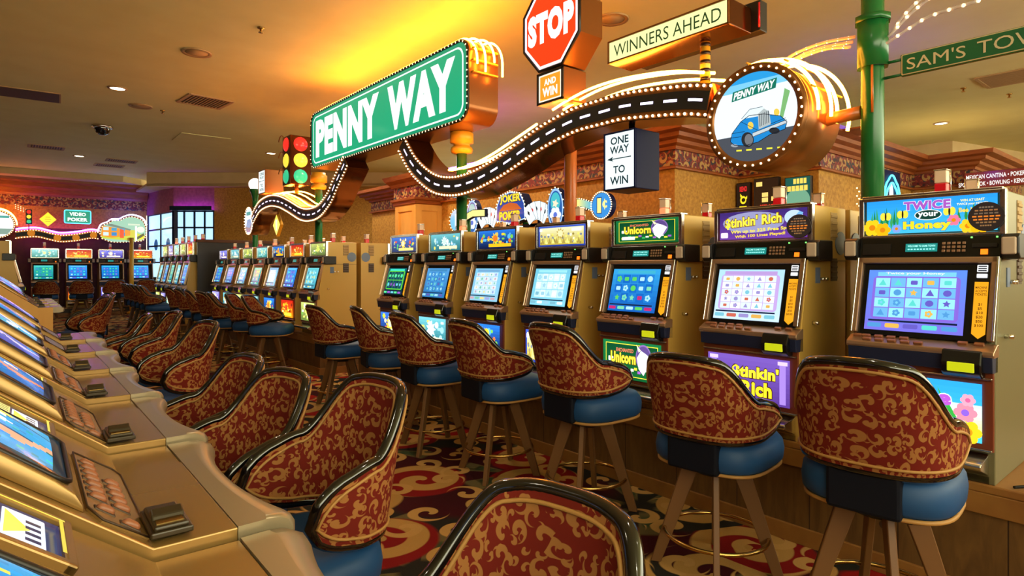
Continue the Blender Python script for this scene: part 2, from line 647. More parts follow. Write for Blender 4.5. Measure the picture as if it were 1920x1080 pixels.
class Art:
    """flat print: coloured shapes stacked in thin layers; colours are sRGB 0-255"""

    def __init__(s, eps=0.0002):
        s.v = []
        s.f = []
        s.c = []
        s.z = 0.0
        s.eps = eps

    def _add(s, pts, faces, col):
        b = len(s.v)
        s.v += [(x, y, s.z) for x, y in pts]
        s.f += [tuple(b + i for i in fc) for fc in faces]
        s.c += [lin(col)] * len(faces)

    def up(s):
        s.z += s.eps
        return s

    def poly(s, pts, col):
        a = sum(pts[i][0] * pts[(i + 1) % len(pts)][1] - pts[(i + 1) % len(pts)][0] * pts[i][1] for i in range(len(pts)))
        if a < 0:
            pts = pts[::-1]
        s.up()._add(pts, [tuple(range(len(pts)))], col)
        return s

    def rect(s, cx, cy, w, h, col):
        return s.poly([(cx - w / 2, cy - h / 2), (cx + w / 2, cy - h / 2), (cx + w / 2, cy + h / 2), (cx - w / 2, cy + h / 2)], col)

    def rrect(s, cx, cy, w, h, r, col):
        return s.poly(rr_pts(cx, cy, w, h, r), col)

    def grad(s, cx, cy, w, h, c0, c1, n=10):
        s.up()
        for i in range(n):
            t = (i + 0.5) / n
            c = tuple(c0[k] + (c1[k] - c0[k]) * t for k in range(3))
            y = cy - h / 2 + h * i / n
            s._add([(cx - w / 2, y), (cx + w / 2, y), (cx + w / 2, y + h / n), (cx - w / 2, y + h / n)], [(0, 1, 2, 3)], c)
        return s

    def ell(s, cx, cy, rx, ry, col, n=24):
        return s.poly([(cx + rx * math.cos(2 * PI * i / n), cy + ry * math.sin(2 * PI * i / n)) for i in range(n)], col)

    def star(s, cx, cy, r0, r1, k, col, rot=0.0):
        return s.poly([(cx + (r0 if i % 2 == 0 else r1) * math.cos(rot + PI * i / k), cy + (r0 if i % 2 == 0 else r1) * math.sin(rot + PI * i / k)) for i in range(2 * k)], col)

    def flower(s, cx, cy, r, n_, col, mid):
        for i in range(n_):
            a = 2 * PI * i / n_
            s.ell(cx + r * 0.6 * math.cos(a), cy + r * 0.6 * math.sin(a), r * 0.42, r * 0.42, col, 12)
        return s.ell(cx, cy, r * 0.35, r * 0.35, mid, 12)

    def leaf(s, x0, y0, x1, y1, w, col):
        dx, dy = x1 - x0, y1 - y0
        ln = math.hypot(dx, dy)
        px, py = -dy / ln * w, dx / ln * w
        return s.poly([(x0, y0), (x0 + dx * .4 + px, y0 + dy * .4 + py), (x1, y1), (x0 + dx * .4 - px, y0 + dy * .4 - py)], col)

    def line(s, x0, y0, x1, y1, w, col):
        dx, dy = x1 - x0, y1 - y0
        ln = math.hypot(dx, dy) or 1
        px, py = -dy / ln * w / 2, dx / ln * w / 2
        return s.poly([(x0 + px, y0 + py), (x0 - px, y0 - py), (x1 - px, y1 - py), (x1 + px, y1 + py)], col)

    def text(s, t, cx, cy, h, col, w=None, bold=0.02, outline=None, ow=0.05, shear=0.0, rise=0.0):
        """text box centred on cx,cy with cap height h; w fits the width; rise slopes the baseline"""
        for bd, cl in ([(bold + ow, outline)] if outline else []) + [(bold, col)]:
            vs, fs, asp = text_mesh(t, bd)
            k = 1.0
            ww = (w if w else h * asp)
            hh = h
            if cl is outline and outline:
                ww += h * ow * 2.2
                hh += h * ow * 2.2
            s.up()._add([(cx + (x - .5) * ww + (y - .5) * hh * shear, cy + (y - .5) * hh + (x - .5) * ww * rise) for x, y in vs], fs, cl)
        return s

    def build(s, name, m, parent=None, M=None):
        me = bpy.data.meshes.new(name)
        me.from_pydata(s.v, [], s.f)
        at = me.color_attributes.new('Col', 'FLOAT_COLOR', 'CORNER')
        i = 0
        for p_, c in zip(me.polygons, s.c):
            for _ in range(p_.loop_total):
                at.data[i].color = (*c, 1)
                i += 1
        if M is not None:
            me.transform(M)
        me.materials.append(MATS[m])
        return inst(me, name, parent)


def rr_pts(cx, cy, w, h, r, n=6):
    pts = []
    for sx, sy, a0 in ((1, 1, 0), (-1, 1, 90), (-1, -1, 180), (1, -1, 270)):
        for i in range(n + 1):
            a = R(a0 + 90 * i / n)
            pts.append((cx + sx * (w / 2 - r) + r * math.cos(a), cy + sy * (h / 2 - r) + r * math.sin(a)))
    return pts


def spline(pts, n=8):
    """Catmull-Rom through 2-D or 3-D points"""
    P = [Vector(p) for p in pts]
    P = [P[0] * 2 - P[1]] + P + [P[-1] * 2 - P[-2]]
    out = []
    for i in range(1, len(P) - 2):
        a, b, c, d = P[i - 1], P[i], P[i + 1], P[i + 2]
        for k in range(n):
            t = k / n
            out.append(0.5 * ((2 * b) + (c - a) * t + (2 * a - 5 * b + 4 * c - d) * t * t + (3 * b - a - 3 * c + d) * t ** 3))
    out.append(P[-2])
    return out


def resample(pts, step):
    pts = [Vector(p) for p in pts]
    out = [pts[0].copy()]
    acc = 0.0
    for a, b in zip(pts, pts[1:]):
        ln = (b - a).length
        while acc + ln >= step:
            t = (step - acc) / ln
            a = a + (b - a) * t
            ln = (b - a).length
            out.append(a.copy())
            acc = 0.0
        acc += ln
    return out


def molding(poly, prof, uvscale=None):
    """sweep a closed (offset, z) profile along an XY polyline; offset goes to the left of travel"""
    P = [Vector((p[0], p[1])) for p in poly]
    nrm = []
    for i in range(len(P)):
        ds = []
        if i > 0:
            ds.append((P[i] - P[i - 1]).normalized())
        if i < len(P) - 1:
            ds.append((P[i + 1] - P[i]).normalized())
        ns = [Vector((-d.y, d.x)) for d in ds]
        if len(ns) == 1:
            nrm.append(ns[0])
        else:
            b = (ns[0] + ns[1])
            b = b / max(b.length_squared, 1e-6) * 2
            nrm.append(b)
    dist = [0.0]
    for a, b in zip(P, P[1:]):
        dist.append(dist[-1] + (b - a).length)
    mb = MB()

    def f(t):
        lay = t.loops.layers.uv.new('UVMap')
        rings = [[t.verts.new((p.x + q.x * o, p.y + q.y * o, z)) for o, z in prof] for p, q in zip(P, nrm)]
        K = len(prof)
        for i in range(len(P) - 1):
            for k in range(K):
                j = (k + 1) % K
                fc = t.faces.new((rings[i][k], rings[i + 1][k], rings[i + 1][j], rings[i][j]))
                for l, (d, kk) in zip(fc.loops, ((i, k), (i + 1, k), (i + 1, j), (i, j))):
                    l[lay].uv = (dist[d], prof[kk][1])
        t.faces.new(rings[0])
        t.faces.new(rings[-1][::-1])
        bmesh.ops.recalc_face_normals(t, faces=t.faces)
    return mb._new(f)
# ============================================================ the setting
mb = MB()
mb.box(-7, 20, -4, 23, -0.06, 0)
struct('floor', mb, 'carpet')
mb = MB()
mb.box(-7, 20, -4, 23, CEIL, CEIL + 0.08)
struct('ceiling', mb, 'ceiling_paint')

FARY = 21.6
mb = MB()
mb.box(-6, 3.23, FARY, FARY + 0.15, 0, 2.45)
struct('wall_back', mb, 'dark_wall')
mb = MB()
mb.box(-6, 3.23, FARY - 0.005, FARY + 0.15, 2.45, 3.08)
struct('wall_back_upper', mb, 'wallpaper')
struct('trim_1', molding([(3.23, FARY), (-6, FARY)], [(0, 3.06), (0.05, 3.06), (0.05, 3.34), (0, 3.34)]), 'frieze')
struct('trim_2', molding([(3.23, FARY), (-6, FARY)], [(0, 3.34), (0.08, 3.34), (0.12, 3.40), (0.2, 3.44), (0.24, 3.52), (0.34, 3.58), (0.38, 3.68), (0.5, 3.72), (0.5, 3.79), (0, 3.79)]), 'cornice_wood')
mb = MB()
mb.prism([(-6, 20.6), (2.5, 20.6), (3.0, 21.0), (3.4, 21.62), (-6, 21.62)], 3.79, CEIL + .02, axis='z')
struct('ceiling_soffit', mb, 'soffit_paint')

# window bay and the diagonal wall
def wall_seg(a, b, z0, z1, t=0.12):
    a = Vector(a)
    b = Vector(b)
    d = (b - a).normalized()
    nn = Vector((-d.y, d.x)) * t
    m_ = MB()
    m_.prism([(a.x, a.y), (b.x, b.y), (b.x + nn.x, b.y + nn.y), (a.x + nn.x, a.y + nn.y)], z0, z1, axis='z')
    return m_


BA, BB, BC, BD = (3.23, 21.6), (3.53, 19.25), (4.42, 18.52), (9.2, 14.57)
struct('wall_bay', wall_seg(BB, BC, 2.93, 3.62), 'purple_wall')
struct('wall_bay_side', wall_seg(BA, BB, 2.93, 3.62), 'purple_wall')
struct('wall_bay_sill', wall_seg(BB, BC, 0, 1.02), 'dark_wall')
struct('wall_bay_side_sill', wall_seg(BA, BB, 0, 1.02), 'dark_wall')
struct('wall_diagonal', wall_seg(BC, BD, 0, 3.62), 'wallpaper')
struct('wall_diagonal_soffit', wall_seg((2.9, 19.4), (9.0, 14.3), 3.58, CEIL, 0.6), 'soffit_paint')


mb = MB()
mb.prism([(2.9, 19.4), (9.0, 14.3), (9.6, 15.3), (4.9, 19.4), (3.7, 21.8), (2.9, 21.8)], 3.60, 3.66, axis='z')
struct('ceiling_bay', mb, 'soffit_paint')


def window(k, a, b, z0, z1, cols, rows):
    a = Vector((*a, 0))
    b = Vector((*b, 0))
    d = (b - a)
    ln = d.length
    d.normalize()
    M = Matrix(((d.x, -d.y, 0, a.x), (d.y, d.x, 0, a.y), (0, 0, 1, 0), (0, 0, 0, 1)))
    root = MB()
    for i in range(cols + 1):
        w = 0.05 if i in (0, cols) else 0.022
        x = ln * i / cols
        root.box(x - w, x + w, 0.02, 0.10, z0, z1, M=M)
    for j in range(rows + 1):
        w = 0.05 if j in (0, rows) else 0.022
        z = z0 + (z1 - z0) * j / rows
        root.box(0, ln, 0.02, 0.10, z - w, z + w, M=M)
    fr = struct('window_%d' % k, root, 'window_frame')
    g = MB()
    g.box(0.01, ln - 0.01, 0.055, 0.06, z0, z1, M=M)
    pane = g.obj('window_pane', 'window_pane', fr)
    bl = Art()
    for i in range(2):
        bl.ell(ln * (.3 + .45 * i), z0 + (z1 - z0) * .52, .17, .17, (60, 110, 170))
    if k == 1:
        bl.build('shade', 'art_dim', fr, M @ frame((0, 0.05, 0), (1, 0, 0), (0, 0, 1)))


window(1, BA, BB, 1.0, 2.95, 2, 4)
window(2, BB, BC, 1.0, 2.95, 4, 4)

# central kiosk building with stepped corners
KP = [(7.0, 12.6), (6.3, 12.6), (6.3, 4.496), (7.75, 4.496), (7.75, 3.406), (11.0, 3.406), (11.0, 2.62), (14.0, 2.62)][::-1]
struct('wall_kiosk', molding(KP, [(-0.12, 0), (0, 0), (0, 2.6), (-0.12, 2.6)]), 'wallpaper')
struct('trim_3', molding(KP, [(-0.1, 2.6), (0.02, 2.6), (0.02, 2.805), (-0.1, 2.805)]), 'frieze')
struct('trim_4', molding(KP, [(0, 2.565), (0.06, 2.565), (0.06, 2.585), (0.035, 2.605), (0, 2.605)]), 'cornice_wood')
struct('trim_5', molding(KP, [(-0.1, 2.80), (0.05, 2.80), (0.06, 2.835), (0.12, 2.86), (0.13, 2.90), (0.21, 2.92), (0.22, 2.965), (0.32, 2.98), (0.33, 3.04), (-0.1, 3.04)]), 'cornice_wood')
struct('baseboard_kiosk', molding(KP, [(0, 0), (0.025, 0), (0.025, 0.16), (0, 0.18)]), 'trim_wood')
mb = MB()
mb.prism([(6.2, 12.6), (6.2, 4.5), (7.7, 4.5), (7.7, 3.4), (10.9, 3.4), (10.9, 2.6), (14, 2.6), (14, 12.6)], 3.0, 3.03, axis='z')
struct('ceiling_kiosk_roof', mb, 'soffit_paint')

# panelled column at the end of the kiosk wall
mb = MB()
cx0, cx1, cy0, cy1 = 5.75, 6.32, 9.75, 10.5
mb.box(cx0, cx1, cy0, cy1, 0, 2.55)
for (z0, z1) in ((0.2, 2.40),):
    for w in (0.0,):
        # raised rails on the two visible faces, leaving a sunk panel
        for a, b in ((cy0, cy0 + .12), (cy1 - .12, cy1)):
            mb.box(cx0 - .018, cx0, a, b, 0, 2.55)
        for a, b in ((cx0 - .018, cx0 + .12), (cx1 - .12, cx1)):
            mb.box(a, b, cy0 - .018, cy0, 0, 2.55)
        mb.box(cx0 - .0175, cx0, cy0, cy1, z1, 2.55)
        mb.box(cx0, cx1, cy0 - .0175, cy0, z1, 2.55)
struct('column', mb, 'column_wood')
CP = [(cx1, cy0), (cx0, cy0), (cx0, cy1), (cx1, cy1)]
struct('trim_6', molding(CP, [(0, 2.50), (.04, 2.53), (.05, 2.58), (.08, 2.60), (.08, 2.64), (0, 2.64)]), 'cornice_wood')
struct('trim_7', molding(CP, [(-.1, 2.64), (.03, 2.64), (.03, 2.86), (-.1, 2.86)]), 'frieze')
struct('trim_8', molding(CP, [(-.1, 2.86), (.06, 2.86), (.1, 2.92), (.16, 2.98), (.2, 3.06), (-.1, 3.06)]), 'cornice_wood')

mb = MB()
mb.box(-6.6, -6.5, -4, 22, 0, CEIL)
struct('wall_left_light_block', mb, 'dark_wall')  # unseen wall added to shut out side light and darken the bases
mb = MB()
mb.box(-6.6, 18, -4.1, -4, 0, 1.9)
struct('light_block_front', mb, 'dark_wall')  # unseen blocker added behind the camera to keep low light off the floor
mb = MB()
mb.box(18, 18.15, -4, 8, 0, CEIL)
struct('wall_right', mb, 'soffit_paint')
mb = MB()
mb.prism([(15.0, 3.9), (18, 3.2), (18, 8), (15.0, 8)], 3.35, CEIL + .02, axis='z')
struct('ceiling_soffit_right', mb, 'soffit_paint')

# ============================================================ ceiling fixtures
CANLAB = ['bright round ceiling light over the aisle, left of the big green sign',
          'round ceiling light far back above the wall machines',
          'round ceiling light in front of the traffic light',
          'round ceiling light behind the big green sign near its pole', None, None, None, None, None, None, None,
          'round ceiling light at the right beyond the green pole', None, None, None, None, None]
for (x, y), lb in zip(CANS_AND_FILL, CANLAB):
    if not lb:
        continue
    t = thing('ceiling_light', lb, 'light', (x, y, CEIL), group='recessed can lights')
    mb = MB()
    mb.lathe([(0.098, 0.0), (0.125, 0.0), (0.125, -0.012), (0.098, -0.016)], n=28)
    mb.obj('trim_ring', 'vent_tan', t)
    mb = MB()
    mb.lathe([(0, -0.007), (0.097, -0.007), (0.097, -0.001), (0, -0.001)], n=28)
    mb.obj('lens', 'can_light', t)

for (x, y), lb in [((1.74, 8.12), 'round ceiling speaker nearest to the large yellow glow'),
                   ((1.62, 11.4), 'round ceiling speaker beyond the louvred vent'),
                   ((4.87, 4.25), 'round ceiling speaker between the red octagon and the yellow caption sign')]:
    t = thing('ceiling_speaker', lb, 'speaker', (x, y, CEIL), group='round ceiling speakers')
    mb = MB()
    mb.lathe([(0.13, 0), (0.17, 0), (0.165, -0.018), (0.13, -0.008)], n=28)
    mb.obj('rim', 'vent_tan', t)
    mb = MB()
    mb.lathe([(0, -0.006), (0.13, -0.006), (0.13, 0), (0, 0)], n=28)
    mb.obj('grille', 'soffit_paint', t)


def vent(x, y, w, d, rz, lb, half=True):
    t = thing('ceiling_vent', lb, 'vent', (x, y, CEIL), rz, 'ceiling vents')
    mb = MB()
    for s in (-1, 1):
        mb.box(-w / 2, w / 2, s * d / 2 - .02, s * d / 2 + .02, -0.016, 0)
        mb.box(s * w / 2 - .02, s * w / 2 + .02, -d / 2, d / 2, -0.016, 0)
    mb.obj('frame', 'vent_tan', t)
    mb = MB()
    mb.box(-w / 2, w / 2, -d / 2, d / 2, -0.003, 0)
    mb.obj('duct_opening', 'vent_dark', t)
    k = int(w / 0.045)
    mb = MB()
    for i in range(k):
        xx = -w / 2 + (i + .5) * w / k
        mb.box(xx - .008, xx + .008, -d / 2, d / 2, -0.013, -0.003)
    mb.obj('louvres', 'vent_tan', t)


vent(2.36, 10.45, .62, .62, 0.1, 'square louvred ceiling vent left of the big green sign')
vent(10.6, 2.1, .7, .6, 0, 'louvred ceiling vent above the street name blade at right')
vent(0.6, 16.6, .6, .45, 0, 'small louvred ceiling vent far back at left')
vent(1.95, 18.6, .6, .45, 0, 'small louvred ceiling vent in front of the window bay')
vent(2.1, 17.6, .6, .45, 0, 'small louvred ceiling vent, right of its neighbour near the window bay')
t = thing('return_air_slot', 'long dark return air slot in the ceiling at left', 'vent', (0.12, 11.7, CEIL), -0.05)
mb = MB()
mb.box(-.48, .48, -.32, .32, -.012, 0)
mb.obj('frame', 'vent_tan', t)
mb = MB()
mb.box(-.46, .46, -.30, .30, -.015, -.004)
mb.obj('grille', 'vent_dark', t)
for (x, y), lb in [((2.1, 6.84), 'small brass fire sprinkler near the top of the yellow glow'),
                   ((1.95, 11.5), 'small fire sprinkler beside the louvred ceiling vent'),
                   ((10.7, 2.65), 'small fire sprinkler right of the green pole'),
                   ((11.6, 2.3), 'small fire sprinkler under the street name blade')]:
    t = thing('fire_sprinkler', lb, 'sprinkler', (x, y, CEIL), group='fire sprinklers')
    mb = MB()
    mb.lathe([(0, 0), (.04, 0), (.035, -.012), (.012, -.016), (.012, -.05), (0, -.05)], n=14)
    mb.obj('escutcheon', 'brass', t)
    mb = MB()
    mb.lathe([(0, -.05), (.026, -.05), (.026, -.056), (0, -.056)], n=14)
    mb.obj('deflector', 'brass', t)
t = thing('dome_camera', 'dark smoked dome security camera on the ceiling at left', 'camera', (1.31, 13.5, CEIL))
mb = MB()
mb.lathe([(0, 0), (.17, 0), (.17, -.03), (.13, -.045), (0, -.045)], n=24)
mb.obj('housing', 'chrome', t)
mb = MB()
mb.lathe([(.13, -.04), (.128, -.07), (.1, -.13), (.05, -.165), (0, -.172)], n=24)
mb.obj('dome', 'dome', t)
t = tag(MB().box(-.45, .45, -.45, .45, -.012, 0).obj('access_panel', 'ceiling_paint'), 'plain square access panel in the ceiling left of the traffic light', 'panel')
t.location = (3.0, 13.6, CEIL)
# ============================================================ slot machines
# local axes: front faces -X, origin at the middle of the cabinet's underside
PROF = [(-.29, 0), (-.29, .43), (-.275, .53), (-.20, .905), (-.15, .925), (-.15, 1.18), (.245, 1.18), (.245, 0)]
HW = .265
FR_TOP = frame((-.166, 0, 1.09), (0, -1, 0), (0, 0, 1))


def slanted(z0, x0, z1, x1):
    return frame(((x0 + x1) / 2, 0, (z0 + z1) / 2), (0, -1, 0), (x1 - x0, 0, z1 - z0))


FR_SCR = slanted(.565, -.287, .895, -.203)
FR_BEL = slanted(.16, -.312, .40, -.312)
SLOT = {}


def slot_meshes():
    S = SLOT
    S['cabinet'] = MB().prism(PROF, -HW, HW, bev=.004).mesh('cabinet', 'cabinet_gold')
    S['cabinet_olive'] = MB().prism(PROF, -HW, HW, bev=.004).mesh('cabinet', 'cabinet_olive')
    # chrome frame round the top glass
    mb = MB()
    for z0, z1 in ((.995, 1.008), (1.165, 1.182)):
        mb.box(-.178, -.148, -HW, HW, z0, z1, .003)
    for s in (-1, 1):
        mb.box(-.178, -.148, s * HW - .011, s * HW + .011, .995, 1.182, .003)
    S['top_frame'] = mb.mesh('top_frame', 'chrome')
    mb = MB()
    mb.box(-.17, -.10, -HW, HW, 1.18, 1.192, .003)
    S['top_strip'] = mb.mesh('top_strip', 'chrome')
    # player tracking panel
    mb = MB()
    mb.prism([(-.205, .90), (-.185, .995), (-.13, .995), (-.13, .90)], -HW, HW, bev=.003)
    S['tracking_panel'] = mb.mesh('tracking_panel', 'panel_black')
    fr = slanted(.90, -.2065, .995, -.1865)
    S['fr_trk'] = fr
    S['tracking_display'] = MB().box(-.075, .045, -.018, .018, 0, .003, M=fr).mesh('tracking_display', 'teal_display')
    mb = MB()
    for i in range(5):
        for j in range(3):
            mb.box(.062 + i * .018, .074 + i * .018, -.022 + j * .0165, -.011 + j * .0165, 0, .004, .001, 1, M=fr)
    S['keypad'] = mb.mesh('keypad', 'keypad')
    S['card_reader'] = MB().box(.168, .252, -.004, .012, 0, .006, M=fr).mesh('card_reader', 'cabinet_black')
    S['ticket_printer'] = MB().box(-.25, -.135, -.03, .02, 0, .005, M=fr).mesh('ticket_printer', 'cabinet_black')
    S['service_light'] = MB().box(.198, .222, -.034, -.012, 0, .004, M=fr).mesh('service_light', 'led_orange')
    S['indicator'] = [MB().box(x - .003, x + .003, .036, .042, 0, .004, M=fr).mesh('indicator', 'led_green') for x in (.165, .25)]
    # wrap-round speakers
    for s, nm in ((-1, 'sp_n'), (1, 'sp_p')):
        mb = MB()
        a, b = sorted((s * (HW + .002), s * (HW + .062)))
        mb.prism([(-.225, .915), (-.225, .985), (-.205, .997), (-.06, .997), (-.06, .895), (-.205, .895)], a, b, bev=.006)
        S[nm] = mb.mesh('speaker', 'cabinet_black')
        mb = MB()
        a, b = sorted((s * (HW + .006), s * (HW + .054)))
        mb.box(-.235, -.224, a, b, .913, .983, .006)
        S[nm + 'g'] = mb.mesh('speaker_grille', 'speaker_tan')
    # main bezel: bronze frame round the screen
    mb = MB()
    W = HW - .004
    for (u0, u1, v0, v1) in ((-W, W, .150, .176), (-W, -W + .022, -.17, .176), (W - .022, W, -.17, .176)):
        mb.box(u0, u1, v0, v1, -.01, .022, .004, M=FR_SCR)
    S['bezel'] = mb.mesh('bezel', 'bezel_bronze')
    S['screen_surround'] = MB().box(-W + .02, W - .02, -.175, .152, -.012, .002, M=FR_SCR).mesh('screen_surround', 'screen_glass_dark')
    # chrome edge strips down both sides of the bezel
    S['edge_strip'] = [MB().box(s * W - .004, s * W + .004, -.17, .175, .018, .027, .001, 1, M=FR_SCR).mesh('edge_strip', 'chrome') for s in (-1, 1)]
    # button deck
    mb = MB()
    mb.prism([(-.338, .515), (-.335, .53), (-.285, .555), (-.26, .555), (-.26, .505), (-.33, .505)], -HW - .006, HW + .006, bev=.003)
    S['button_deck'] = mb.mesh('button_deck', 'bezel_bronze')
    fd = frame((-.31, 0, .545), (0, -1, 0), (.05, 0, .025))
    S['fr_deck'] = fd
    S['button'] = MB().box(-.017, .017, -.008, .008, -.004, .009, .003, M=fd).mesh('button', 'button_tan')
    mb = MB()
    mb.prism([(-.325, .445), (-.333, .508), (-.25, .508), (-.25, .44)], -HW, HW, bev=.003)
    S['deck_apron'] = mb.mesh('deck_apron', 'navy')
    # bill acceptor on the right below the deck
    mb = MB()
    mb.prism([(-.355, .44), (-.36, .475), (-.34, .53), (-.28, .53), (-.28, .42), (-.33, .42)], -HW + .03, -HW + .165, bev=.006)
    S['bill_acceptor'] = mb.mesh('bill_acceptor', 'panel_black')
    S['bill_slot'] = MB().box(-.364, -.352, -HW + .052, -HW + .142, .445, .482, .003).mesh('bill_slot', 'bill_yellow')
    # belly door
    mb = MB()
    mb.box(-.30, -.28, -HW + .003, HW - .003, .13, .445, .003)
    S['belly_door'] = mb.mesh('belly_door', 'wood_red')
    S['belly_rail'] = [MB().box(-.315, -.295, -HW + .006, HW - .006, z, z + .008, .002).mesh('belly_rail', 'chrome') for z in (.415, .133)]
    mb = MB()
    mb.prism([(-.40, .075), (-.405, .09), (-.40, .10), (-.31, .115), (-.285, .125), (-.285, .03), (-.33, .05)], -HW + .02, HW - .02, bev=.004)
    S['coin_tray'] = mb.mesh('coin_tray', 'chrome')
    mb = MB()
    mb.box(-.29, -.27, -HW + .02, HW - .02, .0, .03)
    S['kick_plate'] = mb.mesh('kick_plate', 'cabinet_dark')
    # candle
    mb = MB()
    mb.box(-.03, .03, -.03, .03, 0, .012, .003)
    mb.cyl((.027, -.027, 0), (.027, -.027, .135), .003, n=6)
    mb.cyl((.027, .027, 0), (.027, .027, .135), .003, n=6)
    mb.box(-.027, .027, -.027, .027, .125, .131, .002)
    S['candle'] = mb.mesh('candle', 'chrome')
    S['lens_low'] = MB().box(-.024, .024, -.024, .024, .012, .066, .004).mesh('lower_lens', 'lens_red')
    S['lens_low_lit'] = MB().box(-.024, .024, -.024, .024, .012, .066, .004).mesh('lower_lens', 'lens_lit')
    S['lens_up'] = MB().box(-.024, .024, -.024, .024, .068, .125, .004).mesh('upper_lens', 'lens_white')
    # side details (both flanks)
    for s, nm in ((-1, 'n'), (1, 'p')):
        y = s * (HW + .001)
        a, b = sorted((y - s * .004, y + s * .006))
        vs = []
        for z, h, st, m_ in ((1.02, .016, .034, 'chrome'), (.80, .012, .028, 'cabinet_dark')):
            mb = MB()
            mb.box(.056, .134, y - .0015, y + .0015, z - .012, z + 3 * st + h + .012)
            for i in range(4):
                mb.box(.06, .13, a, b, z + i * st, z + h + i * st, .002, 1)
            vs.append(mb.mesh('side_vent', m_ if z < 1 else 'vent_tan'))
        S['vent_' + nm] = vs
        mb = MB()
        mb.cyl((.175, y - s * .002, .99), (.175, y + s * .004, .99), .062, n=28)
        S['oval_' + nm] = mb.mesh('round_plate', 'blue_oval')
        S['lock_' + nm] = [MB().cyl((x, y - s * .002, z), (x, y + s * e, z), .0095, n=10).mesh('lock', 'chrome') for x, z, e in ((-.06, .80, .018), (-.02, .80, .018), (-.15, .58, .03))]
        a, b = sorted((y - s * .002, y + s * .0025))
        S['sticker_' + nm] = MB().box(-.12, -.07, a, b, .78, .86).mesh('sticker', 'blue_oval')
        S['seam_' + nm] = MB().box(-.19, .245, a, b, .893, .897).mesh('door_seam', 'cabinet_dark')


slot_meshes()


def reels(a, W, H, bg, cells, cols, pal, rng, frame_c=None):
    """a video screen: background, header, grid of symbols, status strip"""
    a.grad(0, 0, W, H, bg[0], bg[1], 8)
    gw, gh = W * .84, H * .66
    y0 = H * .04
    if frame_c:
        a.rrect(0, y0, gw * 1.06, gh * 1.08, .02, frame_c)
    a.rect(0, H * .43, W * .8, H * .07, pal[0])
    cw, ch = gw / cells, gh / cols
    for i in range(cells):
        for j in range(cols):
            cx, cy = -gw / 2 + cw * (i + .5), y0 - gh / 2 + ch * (j + .5)
            a.rect(cx, cy, cw * .92, ch * .92, pal[1] if (i + j) % 2 else pal[2])
            k = rng.randrange(5)
            c = pal[3 + rng.randrange(len(pal) - 3)]
            r = min(cw, ch) * .34
            if k == 0:
                a.ell(cx, cy, r, r * .9, c, 12)
            elif k == 1:
                a.star(cx, cy, r, r * .5, 5, c, .3)
            elif k == 2:
                a.poly([(cx - r, cy - r * .8), (cx + r, cy - r * .8), (cx, cy + r)], c)
            elif k == 3:
                a.flower(cx, cy, r, 5, c, pal[0])
            else:
                a.rrect(cx, cy, r * 1.7, r * 1.2, r * .3, c)
    a.rect(0, -H * .35, W * .9, H * .03, (20, 30, 60))
    for i in range(5):
        a.rrect(-W * .38 + i * W * .19, -H * .425, W * .15, H * .07, .006, pal[3 + i % (len(pal) - 3)])
    return a


GW, GH = .492, .150     # top glass
SW, SH = .372, .275     # screen
BW, BH = .455, .235     # belly glass


